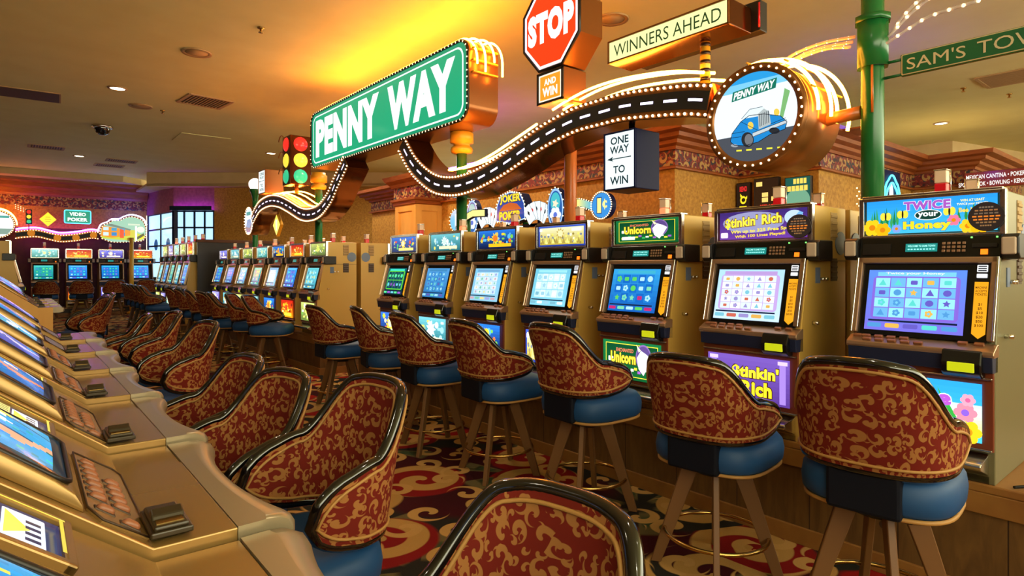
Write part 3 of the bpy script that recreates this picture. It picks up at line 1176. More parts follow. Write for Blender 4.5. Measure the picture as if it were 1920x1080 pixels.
def art_garden(a, W, H, belly=False):
    a.grad(0, 0, W, H, (70, 190, 235), (40, 150, 235))
    if belly:
        a.grad(0, -H * .12, W, H * .5, (250, 240, 120), (190, 235, 250))
        for x, y, w in ((.12, .3, .012), (.16, .2, .009), (.06, .12, .008)):
            a.leaf(W * x + .10, -H * .5, W * x + .02, H * (y + .1), w, (50, 160, 60))
        a.flower(W * .38, -H * .02, H * .17, 6, (240, 130, 150), (130, 90, 200))
        a.flower(W * .40, H * .20, H * .11, 6, (240, 150, 170), (230, 90, 140))
        a.flower(W * .40, -H * .34, H * .20, 6, (250, 190, 30), (250, 140, 20))
        a.flower(-W * .38, -H * .3, H * .22, 6, (250, 190, 30), (250, 140, 20))
        a.text('Twice', 0, H * .2, H * .27, (170, 80, 190), w=W * .56, bold=.05, outline=(240, 240, 255))
        a.text('your', 0, -H * .06, H * .14, (20, 60, 50), w=W * .3, bold=.03, outline=(255, 255, 255))
        a.text('Honey', 0, -H * .3, H * .25, (250, 215, 40), w=W * .5, bold=.05, outline=(20, 110, 170))
        return a
    for i in range(9):
        x = -W * .46 + i * W * .028
        a.leaf(x, -H * .4, x - W * .01 * (i % 3 - 1), H * (.18 + .2 * ((i * 7) % 3) / 3), .006, (30, 130, 70) if i % 2 else (60, 160, 90))
    for i in range(5):
        x = W * (.24 + i * .045)
        a.leaf(x, -H * .3, x + W * .012 * (i % 3 - 1), H * (.15 + .1 * (i % 3)), .006, (40, 140, 70))
    for x, y, r, c in ((-.45, -.3, .26, (250, 200, 30)), (-.36, -.38, .22, (245, 180, 20)), (.30, -.36, .2, (250, 200, 40)),
                       (.38, -.3, .28, (250, 185, 20)), (.2, -.18, .16, (240, 120, 150)), (-.24, -.36, .13, (130, 160, 230))):
        a.flower(W * x, H * y, H * r, 6, c, (220, 130, 20))
    for x, y in ((-.33, .02), (-.19, .06), (.06, .05), (.17, .08)):     # plain butterflies in place of the cartoon bees
        if x == .06:
            continue
        a.ell(W * x - H * .07, H * y, H * .08, H * .12, (250, 220, 70), 12)
        a.ell(W * x + H * .07, H * y, H * .08, H * .12, (250, 220, 70), 12)
        a.ell(W * x, H * y, H * .025, H * .13, (40, 30, 20), 10)
    a.text('TWICE', -W * .0, H * .30, H * .26, (165, 85, 185), w=W * .36, bold=.05, outline=(225, 235, 255), ow=.04)
    a.ell(W * .01, H * .01, W * .105, H * .155, (255, 255, 255))
    a.ell(W * .01, H * .01, W * .098, H * .135, (20, 60, 50))
    a.text('your', W * .01, H * .0, H * .17, (255, 255, 255), w=W * .155, bold=.04)
    a.text('Honey', W * .0, -H * .31, H * .30, (252, 218, 40), w=W * .37, bold=.06, outline=(40, 130, 190), ow=.05)
    a.text('WIN AT LEAST', W * .335, H * .36, H * .07, (255, 245, 140), w=W * .17)
    a.text('TWICE your HONEY', W * .335, H * .25, H * .08, (255, 245, 190), w=W * .22)
    a.text('Bee Line', W * .32, H * .09, H * .13, (255, 210, 60), w=W * .16, bold=.03)
    return a


def art_rich(a, W, H, belly=False):
    a.grad(0, 0, W, H, (110, 60, 160) if not belly else (80, 50, 130), (60, 40, 110) if not belly else (110, 80, 170))
    if belly:
        for s in (-1, 1):
            a.rect(s * W * .42, 0, W * .07, H * .9, (150, 120, 210))
            a.rect(s * W * .42, H * .42, W * .11, H * .08, (200, 180, 240))
        for i in range(10):
            a.ell(-W * .34 + (i % 5) * W * .045, -H * .34 + (i // 5) * H * .10, W * .03, H * .05, (236, 190, 40), 10)
        a.ell(-W * .27, H * .0, W * .08, H * .12, (210, 220, 245), 16)
        a.text('$tinkin\'', W * .1, H * .14, H * .3, (250, 225, 50), w=W * .56, bold=.05, outline=(60, 30, 10))
        a.text('Rich', W * .12, -H * .2, H * .32, (250, 215, 40), w=W * .36, bold=.05, outline=(60, 30, 10))
        return a
    a.ell(-W * .1, H * .1, W * .36, H * .38, (150, 150, 190))
    a.ell(W * .36, H * .2, W * .1, H * .25, (190, 215, 250))
    a.poly([(W * .28, -H * .1), (W * .42, H * .4), (W * .46, H * .34), (W * .36, -H * .2)], (120, 180, 250))
    a.text('$tinkin\' Rich', -W * .1, H * .14, H * .42, (252, 228, 70), w=W * .66, bold=.04, outline=(110, 70, 10), ow=.05, rise=.06)
    a.text('Win up to 325 Free Spins', W * .0, -H * .2, H * .15, (255, 225, 60), w=W * .72, bold=.03, rise=.04)
    a.text('With 100 Lines Played!', -W * .02, -H * .38, H * .13, (255, 215, 50), w=W * .58, bold=.03, rise=.04)
    a.rrect(-W * .44, -H * .34, W * .09, H * .2, .006, (235, 220, 235))
    a.ell(W * .33, -H * .2, W * .045, H * .1, (250, 200, 60), 12)
    return a


def art_unicorn(a, W, H, belly=False):
    a.grad(0, 0, W, H, (14, 84, 40), (20, 110, 60))
    a.rect(0, 0, W * .9, H * .86, (230, 220, 60))
    a.grad(0, 0, W * .88, H * .82, (18, 96, 44), (10, 70, 40))
    for i in range(14):
        a.rect(-W * .38 + i * W * .058, -H * .28 + .04 * H * (i % 3), W * .05, H * .07, [(220, 220, 60), (160, 90, 190), (60, 180, 90), (240, 240, 220)][i % 4])
    a.rrect(-W * .35, H * .0, W * .09, H * .12, .004, (240, 240, 230))
    a.rrect(-W * .28, -H * .28, W * .22, H * .14, .004, (240, 240, 230))
    a.ell(W * .22, H * .12, W * .13, H * .34, (130, 100, 170))
    a.ell(W * .22, H * .12, W * .115, H * .30, (90, 70, 130))
    a.poly([(W * .11, H * .1), (W * .18, H * .3), (W * .27, H * .22), (W * .34, H * .12), (W * .28, -H * .14), (W * .22, -H * .34), (W * .14, -H * .18)], (248, 246, 250))
    a.poly([(W * .14, H * .25), (W * .10, H * .45), (W * .18, H * .3)], (250, 240, 190))
    a.text('ENCHANTED', -W * .1, H * .26, H * .1, (230, 120, 90), w=W * .3, bold=.02)
    a.text('Unicorn', -W * .13, H * .06, H * .33 if not belly else H * .3, (250, 225, 60), w=W * .44, bold=.05, outline=(90, 60, 10))
    return a


def art_gold(a, W, H, belly=False):
    a.grad(0, 0, W, H, (40, 60, 150), (60, 90, 190))
    a.grad(0, 0, W * .93, H * .84, (190, 170, 60), (235, 232, 190))
    rng = random.Random(5)
    for i in range(40):
        a.ell(rng.uniform(-.43, .43) * W, rng.uniform(-.36, .1) * H, W * .022, H * .06, [(240, 225, 110), (150, 130, 60), (250, 245, 210), (120, 130, 150)][i % 4], 8)
    a.star(0, H * .12, H * .3, H * .15, 9, (180, 150, 50))
    a.ell(0, H * .12, W * .055, H * .16, (240, 225, 170))
    for i in range(11):
        a.poly([(W * (-.42 + i * .077), -H * .36), (W * (-.35 + i * .077), -H * .36), (W * (-.39 + i * .077), -H * .08)], (245, 235, 130) if i % 2 else (170, 150, 70))
    a.rrect(W * .34, H * .28, W * .2, H * .15, .004, (240, 240, 235))
    a.rrect(-W * .42, H * .32, W * .06, H * .14, .004, (240, 240, 235))
    return a


def art_scatter(cols, seed, bgs, banner=None):
    def f(a, W, H, belly=False):
        rng = random.Random(seed + (50 if belly else 0))
        a.grad(0, 0, W, H, bgs[0], bgs[1])
        for i in range(26):
            x, y = rng.uniform(-.42, .42) * W, rng.uniform(-.36, .36) * H
            c = cols[i % len(cols)]
            k = rng.randrange(3)
            r = H * rng.uniform(.06, .14)
            if k == 0:
                a.ell(x, y, r, r, c, 12)
            elif k == 1:
                a.star(x, y, r * 1.2, r * .6, 6, c)
            else:
                a.rrect(x, y, r * 2.2, r, r * .3, c)
        a.star(-W * .02, H * .06, H * .36, H * .2, 9, cols[0])
        a.ell(-W * .02, H * .06, H * .2, H * .18, cols[1])
        if banner:
            a.rrect(W * .1, -H * .32, W * .6, H * .18, .004, banner)
        return a
    return f


THEMES = {
    'garden': (art_garden, ((120, 110, 220), (90, 140, 235)), 5, 4, [(120, 200, 240), (150, 225, 245), (110, 180, 235), (80, 150, 210), (230, 180, 80), (100, 90, 190), (90, 210, 200)], (130, 100, 210)),
    'rich': (art_rich, ((200, 225, 245), (170, 215, 240)), 5, 5, [(180, 150, 210), (235, 245, 250), (215, 240, 245), (120, 190, 210), (200, 100, 80), (150, 140, 200), (220, 170, 80)], (190, 160, 220)),
    'unicorn': (art_unicorn, ((20, 90, 180), (50, 160, 220)), 5, 3, [(60, 170, 200), (20, 100, 190), (30, 120, 200), (190, 40, 110), (120, 210, 170), (170, 220, 250), (90, 200, 90)], None),
    'gold': (art_gold, ((130, 205, 225), (110, 190, 215)), 5, 3, [(150, 220, 235), (215, 240, 245), (190, 230, 240), (120, 180, 200), (230, 240, 240), (150, 200, 220)], None),
    'night': (art_scatter([(245, 205, 50), (240, 120, 40), (90, 180, 250), (120, 200, 80)], 3, ((14, 24, 60), (40, 120, 220)), (250, 190, 30)), ((140, 195, 220), (120, 190, 225)), 5, 5, [(110, 160, 200), (215, 225, 240), (190, 220, 240), (200, 160, 170), (120, 190, 160), (220, 210, 150), (150, 160, 210)], None),
    'ice': (art_scatter([(230, 245, 250), (200, 235, 220), (240, 220, 100), (150, 205, 240)], 11, ((40, 110, 120), (110, 190, 200)), (240, 235, 190)), ((40, 110, 170), (80, 150, 210)), 5, 4, [(60, 130, 180), (70, 150, 205), (50, 120, 190), (150, 210, 240), (90, 90, 170), (110, 200, 190)], None),
    'burst': (art_scatter([(250, 205, 50), (250, 240, 180), (80, 190, 110), (235, 80, 40)], 23, ((20, 40, 90), (50, 110, 210)), (240, 220, 120)), ((6, 40, 50), (12, 90, 100)), 5, 2, [(60, 220, 190), (10, 60, 80), (14, 70, 90), (90, 235, 150), (150, 90, 200), (110, 200, 220)], (90, 200, 60)),
    'lemon': (art_scatter([(250, 240, 120), (200, 225, 90), (250, 250, 220), (110, 170, 80)], 31, ((90, 110, 50), (190, 200, 110)), None), ((60, 150, 170), (110, 200, 210)), 5, 3, [(90, 190, 200), (120, 210, 220), (90, 180, 200), (190, 235, 240), (70, 120, 150), (230, 220, 120)], None),
    'fire': (art_scatter([(250, 190, 40), (230, 60, 30), (250, 230, 140), (120, 30, 20)], 37, ((230, 150, 20), (190, 30, 20)), (250, 220, 60)), ((20, 90, 190), (60, 160, 230)), 5, 3, [(90, 190, 240), (40, 120, 210), (60, 140, 220), (170, 230, 250), (120, 90, 200), (60, 220, 210)], None),
    'aqua': (art_scatter([(170, 230, 220), (240, 230, 150), (90, 180, 190), (245, 250, 240)], 41, ((60, 140, 130), (150, 215, 215)), None), ((10, 120, 130), (70, 190, 180)), 5, 3, [(70, 200, 190), (30, 150, 150), (40, 160, 160), (190, 245, 220), (100, 220, 120), (60, 120, 180)], None),
    'moon': (art_scatter([(250, 225, 120), (240, 235, 255), (120, 90, 200), (90, 110, 220)], 43, ((60, 50, 150), (150, 150, 235)), (250, 240, 230)), ((10, 90, 180), (40, 150, 220)), 5, 3, [(60, 190, 230), (20, 110, 200), (30, 120, 205), (150, 235, 240), (60, 210, 140), (120, 110, 210)], None),
}
ART = {}


def art_mesh(theme, part):
    key = (theme, part)
    if key not in ART:
        fn, bg, nc, nr, pal, fc = THEMES[theme]
        if part == 'screen':
            a = Art()
            rng = random.Random(len(theme) * 7 + nc)
            reels(a, SW, SH, bg, nc, nr, pal, rng, fc)
            if theme == 'garden':
                a.text('Twice your Honey', 0, SH * .43, SH * .05, (230, 230, 255), w=SW * .6)
            o = a.build('screen', 'art_lit', None, FR_SCR @ Matrix.Translation((-.028, -.016, .004)))
        else:
            a = Art()
            top = part == 'top'
            fn(a, GW if top else BW, GH if top else BH, not top)
            o = a.build('top_glass' if top else 'belly_glass', 'art_lit' if top else 'art_bright', None, FR_TOP if top else FR_BEL)
        ART[key] = o.data
        bpy.data.objects.remove(o)
    return ART[key]


def ticket_strip():
    a = Art()
    w, h = .046, .235
    a.poly([(-w / 2, h / 2), (w / 2, h / 2), (w / 2, -h / 2 + .02), (0, -h / 2), (-w / 2, -h / 2 + .02)], (240, 160, 30))
    for i, s in enumerate(('MACHINE', 'ACCEPTS', 'TICKETS')):
        a.text(s, 0, h * .40 - i * .0145, .0095, (60, 30, 10), w=.038, bold=.01)
    for i, s in enumerate(('$1', '$5', '$10', '$20', '$50', '$100')):
        a.text(s, 0, h * .10 - i * .0175, .0125, (60, 30, 10), bold=.01)
    return a.build('ticket_strip', 'art_lit', None, FR_SCR @ Matrix.Translation((.2085, -.045, .006)))


def warn_tag():
    a = Art()
    a.rrect(0, .017, .036, .03, .003, (235, 235, 235))
    for i in range(3):
        a.rect(0, .026 - i * .009, .028, .005, (30, 30, 40))
    a.rrect(0, -.014, .036, .018, .003, (225, 225, 225))
    return a.build('caution_label', 'art_lit', None, FR_SCR @ Matrix.Translation((.2085, .112, .006)))


def disc_sign():
    a = Art()
    a.ell(0, 0, .062, .058, (44, 34, 28), 32)
    for i, (w, c) in enumerate(((.05, (120, 100, 80)), (.08, (150, 100, 60)), (.085, (110, 90, 70)), (.098, (220, 120, 40)), (.09, (220, 120, 40)), (.07, (140, 100, 60)), (.04, (140, 100, 60)))):
        for k in range(5):
            a.rect(-w / 2 + w * (k + .5) / 5, .038 - i * .0125, w / 5 * .75, .006, c)
    o = a.build('promo_disc', 'art_lit', None, frame((-.196, -.215, 1.07), (0, -1, 0), (0, 0, 1)))
    b = MB()
    b.cyl((-.195, -.215, 1.07), (-.185, -.215, 1.07), .06, n=32)
    o2 = b.mesh('disc_back', 'ink')
    return o.data, o2, o


_t = ticket_strip()
STRIP = _t.data
bpy.data.objects.remove(_t)
_t = warn_tag()
WARNT = _t.data
bpy.data.objects.remove(_t)
DISC, DISCB, _t = disc_sign()
bpy.data.objects.remove(_t)
_a = Art()
_a.text('WELCOME TO SAMS TOWN', -.015, .007, .009, (170, 255, 245), w=.105)
for _i in range(9):
    _a.rect(-.062 + _i * .0118, -.008, .008, .006, (150, 245, 235))
_t = _a.build('display_text', 'art_lit', None, SLOT['fr_trk'] @ Matrix.Translation((0, 0, .0035)))
DTEXT = _t.data
bpy.data.objects.remove(_t)


def slot_machine(label, theme, loc, rz=0.0, group=None, detail=2, lit=False, disc=False, name='slot_machine', scale=1.0, front=True, cab='cabinet'):
    S = SLOT
    t = thing(name, label, 'slot machine', loc, rz, group, scale)
    inst(S[cab], 'cabinet', t)
    c = inst(S['candle'], 'candle', t, (.03, 0, 1.18))
    inst(S['lens_low_lit' if lit else 'lens_low'], 'lower_lens', c)
    inst(S['lens_up'], 'upper_lens', c)
    for s in 'np':
        inst(S['oval_' + s], 'round_plate', t)
        inst(S['vent_' + s], 'side_vent', t)
        if detail > 0:
            inst(S['lock_' + s], 'lock', t)
            inst(S['sticker_' + s], 'sticker', t)
            inst(S['seam_' + s], 'door_seam', t)
    for nm in ('sp_n', 'sp_p'):
        sp = inst(S[nm], 'speaker', t)
        inst(S[nm + 'g'], 'speaker_grille', sp)
    if not front:
        inst(S['top_frame'], 'top_frame', t)
        return t
    tf = inst(S['top_frame'], 'top_frame', t)
    inst(art_mesh(theme, 'top'), 'top_glass', t)
    inst(S['top_strip'], 'top_strip', t)
    tp = inst(S['tracking_panel'], 'tracking_panel', t)
    ds = inst(S['tracking_display'], 'display', tp)
    inst(S['service_light'], 'service_light', tp)
    inst(S['keypad'], 'keypad', tp)
    inst(S['card_reader'], 'card_reader', tp)
    inst(S['ticket_printer'], 'ticket_printer', tp)
    if detail > 1:
        inst(DTEXT, 'display_text', tp)
        inst(S['indicator'], 'indicator', tp)
    bz = inst(S['bezel'], 'bezel', t)
    inst(S['edge_strip'], 'edge_strip', bz)
    su = inst(S['screen_surround'], 'screen_surround', t)
    inst(art_mesh(theme, 'screen'), 'screen', t)
    if detail > 1:
        inst(STRIP, 'ticket_strip', su)
        inst(WARNT, 'caution_label', su)
    dk = inst(S['button_deck'], 'button_deck', t)
    if detail > 0:
        M = S['fr_deck'].to_3x3()
        for row, us in ((-.012, (-.19, -.14, -.09, -.04, .01)), (.014, (-.235, -.2, -.15, -.1, -.05, .16, .215))):
            for k, u in enumerate(us):
                d = M @ Vector((u, row, 0))
                b = inst(S['button'], 'button', dk, d)
    inst(S['deck_apron'], 'deck_apron', t)
    ba = inst(S['bill_acceptor'], 'bill_acceptor', t)
    inst(S['bill_slot'], 'bill_slot', ba)
    bd = inst(S['belly_door'], 'belly_door', t)
    inst(S['belly_rail'], 'belly_rail', bd)
    inst(art_mesh(theme, 'belly'), 'belly_glass', t)
    inst(S['coin_tray'], 'coin_tray', t)
    inst(S['kick_plate'], 'kick_plate', t)
    if disc:
        d = inst(DISC, 'promo_disc', t)
        inst(DISCB, 'disc_back', d)
    return t


def platform(label, x0, x1, y0, y1, h=.496):
    t = thing('machine_platform', label, 'platform', ((x0 + x1) / 2, (y0 + y1) / 2, 0), group='plank machine platforms')
    w, d = (x1 - x0) / 2, (y1 - y0) / 2
    MB().box(-w + .012, w - .012, -d + .012, d - .012, 0, h - .03).obj('base', 'plank', t)
    MB().box(-w, w, -d, d, h - .035, h, .006).obj('top', 'trim_wood', t)
    mb = MB()
    mb.box(-w - .004, -w + .014, -d, d, 0, .085, .003)
    mb.box(-w, w, -d - .004, -d + .014, 0, .085, .003)
    mb.box(-w - .002, -w + .014, -d, d, h - .12, h - .035, .003)
    mb.obj('kickboard', 'trim_wood', t)
    return t


# --- first bank on the right
BX, BXB = 3.28, 3.83
YF = [1.166 + .7697 * k - .265 for k in range(7)]
TH1 = ['garden', 'rich', 'unicorn', 'gold', 'night', 'ice', 'burst']
LB1 = ['nearest big slot machine with a blue flower garden on its top glass',
       'slot machine with purple glass, gold lettering and a dark round disc',
       'slot machine with green glass and a white unicorn head',
       'slot machine with gold picture in a blue frame on its top glass',
       'slot machine with dark blue top glass and an orange banner',
       'slot machine with pale icy top glass, second from the far end of the near bank',
       'slot machine with a green and black screen at the far end of the near bank']
platform('long plank platform under the near right bank of slot machines', 2.98, 4.13, .2, 6.33)
for k in range(7):
    slot_machine(LB1[k], TH1[k], (BX, YF[k], .496), 0, 'near right bank of slot machines', 2, lit=(k in (2, 5)), disc=k < 2, cab='cabinet_olive' if k == 0 else 'cabinet')
    slot_machine('slot machine facing away, back to back with the ' + ['flower garden', 'purple glass', 'green unicorn', 'gold picture', 'orange banner', 'icy glass', 'green screen'][k] + ' machine',
                 TH1[k], (BXB, YF[k], .496), PI, 'machines behind the near right bank', 0, lit=(k == 4), front=False)

# --- second bank beyond the gap
YG = [8.03 + .765 * k - .265 for k in range(7)]
ORD = ['nearest', 'second', 'third', 'fourth', 'fifth', 'sixth', 'farthest']
TH2 = ['lemon', 'fire', 'night', 'aqua', 'lemon', 'ice', 'moon']
platform('plank platform under the second bank, beyond the gap', 2.98, 4.13, 7.40, 12.95)
for k in range(7):
    slot_machine(ORD[k] + ' slot machine of the second right bank beyond the gap', TH2[k], (BX, YG[k], .496), 0, 'second bank of slot machines', 1 if k < 3 else 0, lit=(k % 2 == 1))
    slot_machine(ORD[k] + ' machine on the hidden side of the second right bank', TH2[k], (BXB, YG[k], .496), PI, 'machines behind the second bank', 0, front=False)

# --- third bank further on, standing nearer to the aisle, dark cabinets
MATS['cab3'] = MATS['cabinet_black']
platform('dark plank platform under the third bank near the window', 2.55, 3.9, 13.25, 16.9, .23)
for k in range(5):
    slot_machine(ORD[k] + ' tall slot machine of the third bank by the window', ['fire', 'lemon', 'aqua', 'moon', 'lemon'][k], (2.98, 13.55 + .63 * k, .23), 0, 'third bank of slot machines', 0, lit=(k == 4), scale=(1.15, .90, 1.37))
t = thing('machine_partition', 'dark tall partition closing the near end of the third bank', 'partition', (3.45, 13.17, 0))
MB().box(-.62, .95, -.04, .04, 0, 1.86, .004).obj('panel', 'cabinet_black', t)
MB().box(-.64, .97, -.05, .05, 1.84, 1.90, .004).obj('cap', 'dark_wall', t)

# --- machines along the back wall
XW = [.16, .926, 1.692, 2.458]
LW = ['back wall slot machine with a pale green top picture', 'back wall slot machine with a golden top picture',
      'back wall slot machine with a white arch on violet', 'back wall slot machine with red and orange top glass by the window']
XC = [.72, 1.48, 2.24, 2.98]
platform('low plank platform along the back wall', -1.2, 3.15, 20.72, 21.5, .23)
for k in range(4):
    slot_machine(LW[k], ['aqua', 'fire', 'moon', 'fire'][k], (XC[k], 21.08, .23), PI / 2, 'back wall slot machines', 0, scale=(1.1, 1.12, 1.37))
# ============================================================ casino stools (local: the sitter faces +X)
PHM = R(104)


SP = {}


def st_top(ph):
    a = abs(math.degrees(ph))
    if a < 24:
        z = SP['top'] - .012 * (a / 24) ** 2
    elif a < 74:
        t = (a - 24) / 50
        t = t * t * (3 - 2 * t)
        z = SP['top'] - .012 - t * (SP['top'] - .012 - SP['arm'])
    else:
        z = SP['arm'] - (a - 76) / 28 * .02
    return z


def st_bot(ph):
    a = abs(math.degrees(ph))
    return SP['bot'] - .010 * math.cos(R(min(a, 90)))


def st_edge(ph):
    """top and bottom of the shell at angle ph, rounded together at the wing ends"""
    t, b = st_top(ph), st_bot(ph)
    a = abs(ph)
    e = R(30)
    if a > PHM - e:
        k = min(1, (a - (PHM - e)) / e)
        m_ = b + (t - b) * .45
        q = math.sqrt(max(0, 1 - k ** 2.2))
        t, b = m_ + (t - m_) * q, m_ + (b - m_) * q
    return t, b


def st_xy(ph, z, off=0.0):
    h = (z - SP['bot']) / (SP['top'] - SP['bot'])
    a, b = .225 + .022 * h, .232 + .022 * h
    c, s = math.cos(ph), math.sin(ph)
    ex = .72
    x = -a * math.copysign(abs(c) ** ex, c)
    y = b * math.copysign(abs(s) ** ex, s)
    if c < 0:        # wings run on straight forward
        x = .10 * (abs(ph) - PI / 2) / R(14)
        y = math.copysign(b, s)
    n_ = Vector((-c, s)).normalized() if c > 0 else Vector((0, math.copysign(1, s)))
    x += n_.x * off
    y += n_.y * off
    return x - .055 * h * max(0, c + .2), y


def shell(off, flip):
    mb = MB()
    ins = .012

    def fn(u, v):
        ph = -PHM + 2 * PHM * u
        t, b = st_edge(ph)
        z = b + (t - b) * v
        x, y = st_xy(ph, z, off)
        return (x, y, z)
    mb.grid(fn, 56, 10, uv=lambda u, v: ((u - .5) * 1.05, SP['bot'] + (st_edge(-PHM + 2 * PHM * u)[0] - SP['bot']) * v), flip=flip)
    return mb


def loop(off, inset):
    pts = []
    N = 64
    for i in range(N + 1):
        ph = -PHM + 2 * PHM * i / N
        t, b = st_edge(ph)
        z = max(t - inset, (t + b) / 2)
        x, y = st_xy(ph * (1 - inset * .6), z, off)
        pts.append((x, y, z))
    for i in range(N - 1, 0, -1):
        ph = -PHM + 2 * PHM * i / N
        t, b = st_edge(ph)
        z = min(b + inset, (t + b) / 2)
        x, y = st_xy(ph * (1 - inset * .6), z, off)
        pts.append((x, y, z))
    return pts


def sq(r, z, n=40, p=.62):
    return [(r * math.copysign(abs(math.cos(2 * PI * i / n)) ** p, math.cos(2 * PI * i / n)),
             r * math.copysign(abs(math.sin(2 * PI * i / n)) ** p, math.sin(2 * PI * i / n)), z) for i in range(n)]


def stack(prof, n=40, p=.62, cx=0.0):
    """closed cushion from rounded-square rings (radius, z)"""
    def f(t):
        rings = [[t.verts.new((x + cx, y, zz)) for x, y, zz in sq(r, z, n, p)] for r, z in prof]
        for A, B in zip(rings, rings[1:]):
            for k in range(n):
                fc = t.faces.new((A[k], A[(k + 1) % n], B[(k + 1) % n], B[k]))
                fc.smooth = True
        t.faces.new(rings[0][::-1])
        t.faces.new(rings[-1])
    return MB()._new(f)


def leg_f(t):
    a = [(-.013, -.038), (.013, -.038), (.013, .038), (-.013, .038)]
    top = [t.verts.new((.105 + y, x, .462 + SP['sz'] - .63)) for x, y in a]
    bot = [t.verts.new((.262 + y * .6, x, 0)) for x, y in a]
    t.faces.new(top)
    t.faces.new(bot[::-1])
    for k in range(4):
        j = (k + 1) % 4
        t.faces.new((top[j], top[k], bot[k], bot[j]))
    bmesh.ops.recalc_face_normals(t, faces=t.faces)
    bmesh.ops.bevel(t, geom=list(t.edges), offset=.003, segments=1, affect='EDGES')



def stool_meshes(top, arm, bot, sz):
    SP.update(top=top, arm=arm, bot=bot, sz=sz)
    dz = sz - .63
    ST = {}
    mb = shell(.017, False)
    b2 = shell(-.017, True)
    me_ = b2.mesh('x', 'stool_fabric')
    mb.bm.from_mesh(me_)
    ST['backrest'] = mb.mesh('backrest', 'stool_fabric')
    ST['back_rim'] = MB().tube(loop(0, 0), .0185, True, 10).mesh('back_rim', 'black_lacquer')
    ST['piping'] = [MB().tube(loop(d, .022), .0052, True, 6).mesh('piping', 'gold_piping') for d in (.0195, -.0195)]


    ST['seat'] = stack([(r, z + dz) for r, z in ((.20, .492), (.228, .496), (.246, .515), (.25, .555), (.244, .592), (.226, .616), (.18, .628), (.1, .633))], cx=.035).mesh('seat', 'seat_blue')
    ST['seat_trim'] = MB().tube([(x + .035, y, z) for x, y, z in sq(.236, .494 + dz)], .0075, True, 6).mesh('seat_trim', 'gold_piping')
    mb = MB()
    mb.box(-.226, -.15, -.115, .115, SP['sz'] - .14, SP['bot'] + .03, .012)
    ST['back_bracket'] = mb.mesh('back_bracket', 'seat_dark')
    mb = MB()
    mb.box(-.13, .13, -.13, .13, .462 + dz, .492 + dz, .006)
    mb.cyl((0, 0, .44 + dz), (0, 0, .47 + dz), .09, n=20)
    ST['swivel_plate'] = mb.mesh('swivel_plate', 'cabinet_black')
    mb = MB()


    ST['leg'] = mb._new(leg_f).mesh('leg', 'leg_wood')
    ST['foot_ring'] = MB().tube([(.222 * math.cos(2 * PI * i / 40), .222 * math.sin(2 * PI * i / 40), .165) for i in range(40)], .009, True, 8).mesh('foot_ring', 'brass')
    return ST


STD = stool_meshes(.985, .80, .645, .63)
LOW = stool_meshes(.955, .75, .515, .49)


def stool(label, x, y, rz, group, base_rz=None, scale=1.0, ST=None):
    ST = ST or STD
    t = thing('casino_stool', label, 'stool', (x, y, 0), rz, group, scale)
    inst(ST['seat'], 'seat', t)
    inst(ST['seat_trim'], 'seat_trim', t)
    bk = inst(ST['backrest'], 'backrest', t)
    inst(ST['back_rim'], 'back_rim', bk)
    inst(ST['piping'], 'piping', bk)
    inst(ST['back_bracket'], 'back_bracket', t)
    inst(ST['swivel_plate'], 'swivel_plate', t)
    b = (base_rz if base_rz is not None else R(33)) - rz
    for k in range(4):
        inst(ST['leg'], 'leg', t, rot=(0, 0, b + k * PI / 2))
    inst(ST['foot_ring'], 'foot_ring', t)
    return t


SR = [(2.45, .86, 6, 1.06), (2.45, 1.53, 6, 1.0), (2.53, 2.40, -2, 1.06), (2.50, 3.17, -4, 1.03), (2.47, 3.92, -3, 1.03), (2.55, 4.78, -14, 1.03), (2.50, 5.66, 0, 1.0)]
LS = ['nearest stool of the right row, in front of the flower garden machine',
      'stool in front of the purple glass machine with gold lettering',
      'stool in front of the green unicorn machine',
      'stool in front of the machine with the gold picture',
      'stool in front of the machine with the orange banner',
      'stool in front of the icy glass machine',
      'stool at the far end of the near right bank']
for (x, y, a, h), lb in zip(SR, LS):
    stool('red scroll patterned ' + lb, x, y, R(a), 'stools along the near right bank', scale=(1, 1, h))
SR2 = [(2.56, 8.0, -38), (2.55, 8.72, -34), (2.46, 9.35, -18), (2.45, 9.95, 5), (2.45, 10.7, -8), (2.45, 11.5, 0), (2.45, 12.3, 5)]
for k, (x, y, a) in enumerate(SR2):
    stool(ORD[k] + ' red patterned stool along the second right bank', x, y, R(a), 'stools along the second bank')
for k in range(5):
    stool(ORD[k] + ' dark red stool along the third bank by the window', 2.22, 13.5 + .63 * k, R(-16 + 3 * k), 'stools along the third bank')
for k in range(4):
    stool('red stool by the ' + LW[k].replace('back wall slot machine', 'wall machine'), XC[k], 20.15, R(88), 'stools along the back wall', scale=(1.1, 1.1, 1.0))
SL = [(.54, .80, 190, .955), (.73, 1.95, 187, 1.0), (.60, 2.47, 192, .965), (.60, 3.05, 186, .965), (.82, 4.75, 190, 1.0), (.84, 6.05, 182, 1.0), (.70, 6.6, 176, .95)]
for k, (x, y, a, h) in enumerate(SL):
    stool(['nearest stool at the left bar counter, mostly cut off by the bottom edge',
           'second stool at the left bar counter, its back tall against the carpet',
           'third stool at the left bar counter', 'fourth stool at the left bar counter', 'fifth stool at the left bar counter',
           'sixth stool at the left bar counter', 'farthest stool at the near left bar counter'][k], x, y, R(a), 'stools at the left bar counter', ST=LOW, scale=(1, 1, h))
for k, (x, y, a) in enumerate([(.70, 9.55, 192), (.74, 10.1, 186), (.88, 10.8, 180)]):
    stool(['nearest', 'middle', 'farthest'][k] + ' red stool at the second left counter, beyond its pale end panel', x, y, R(a), 'stools at the second left counter', ST=LOW)

# ============================================================ left counter: bar-top game consoles
# local: +X toward the player, origin on the floor below the flat's outer edge, y = 0 at the near seam
ML = .762
TZ = .862     # height of the flat tray


def lt(y):     # each unit rides up at its near end
    return .016 * (1 - y / ML)


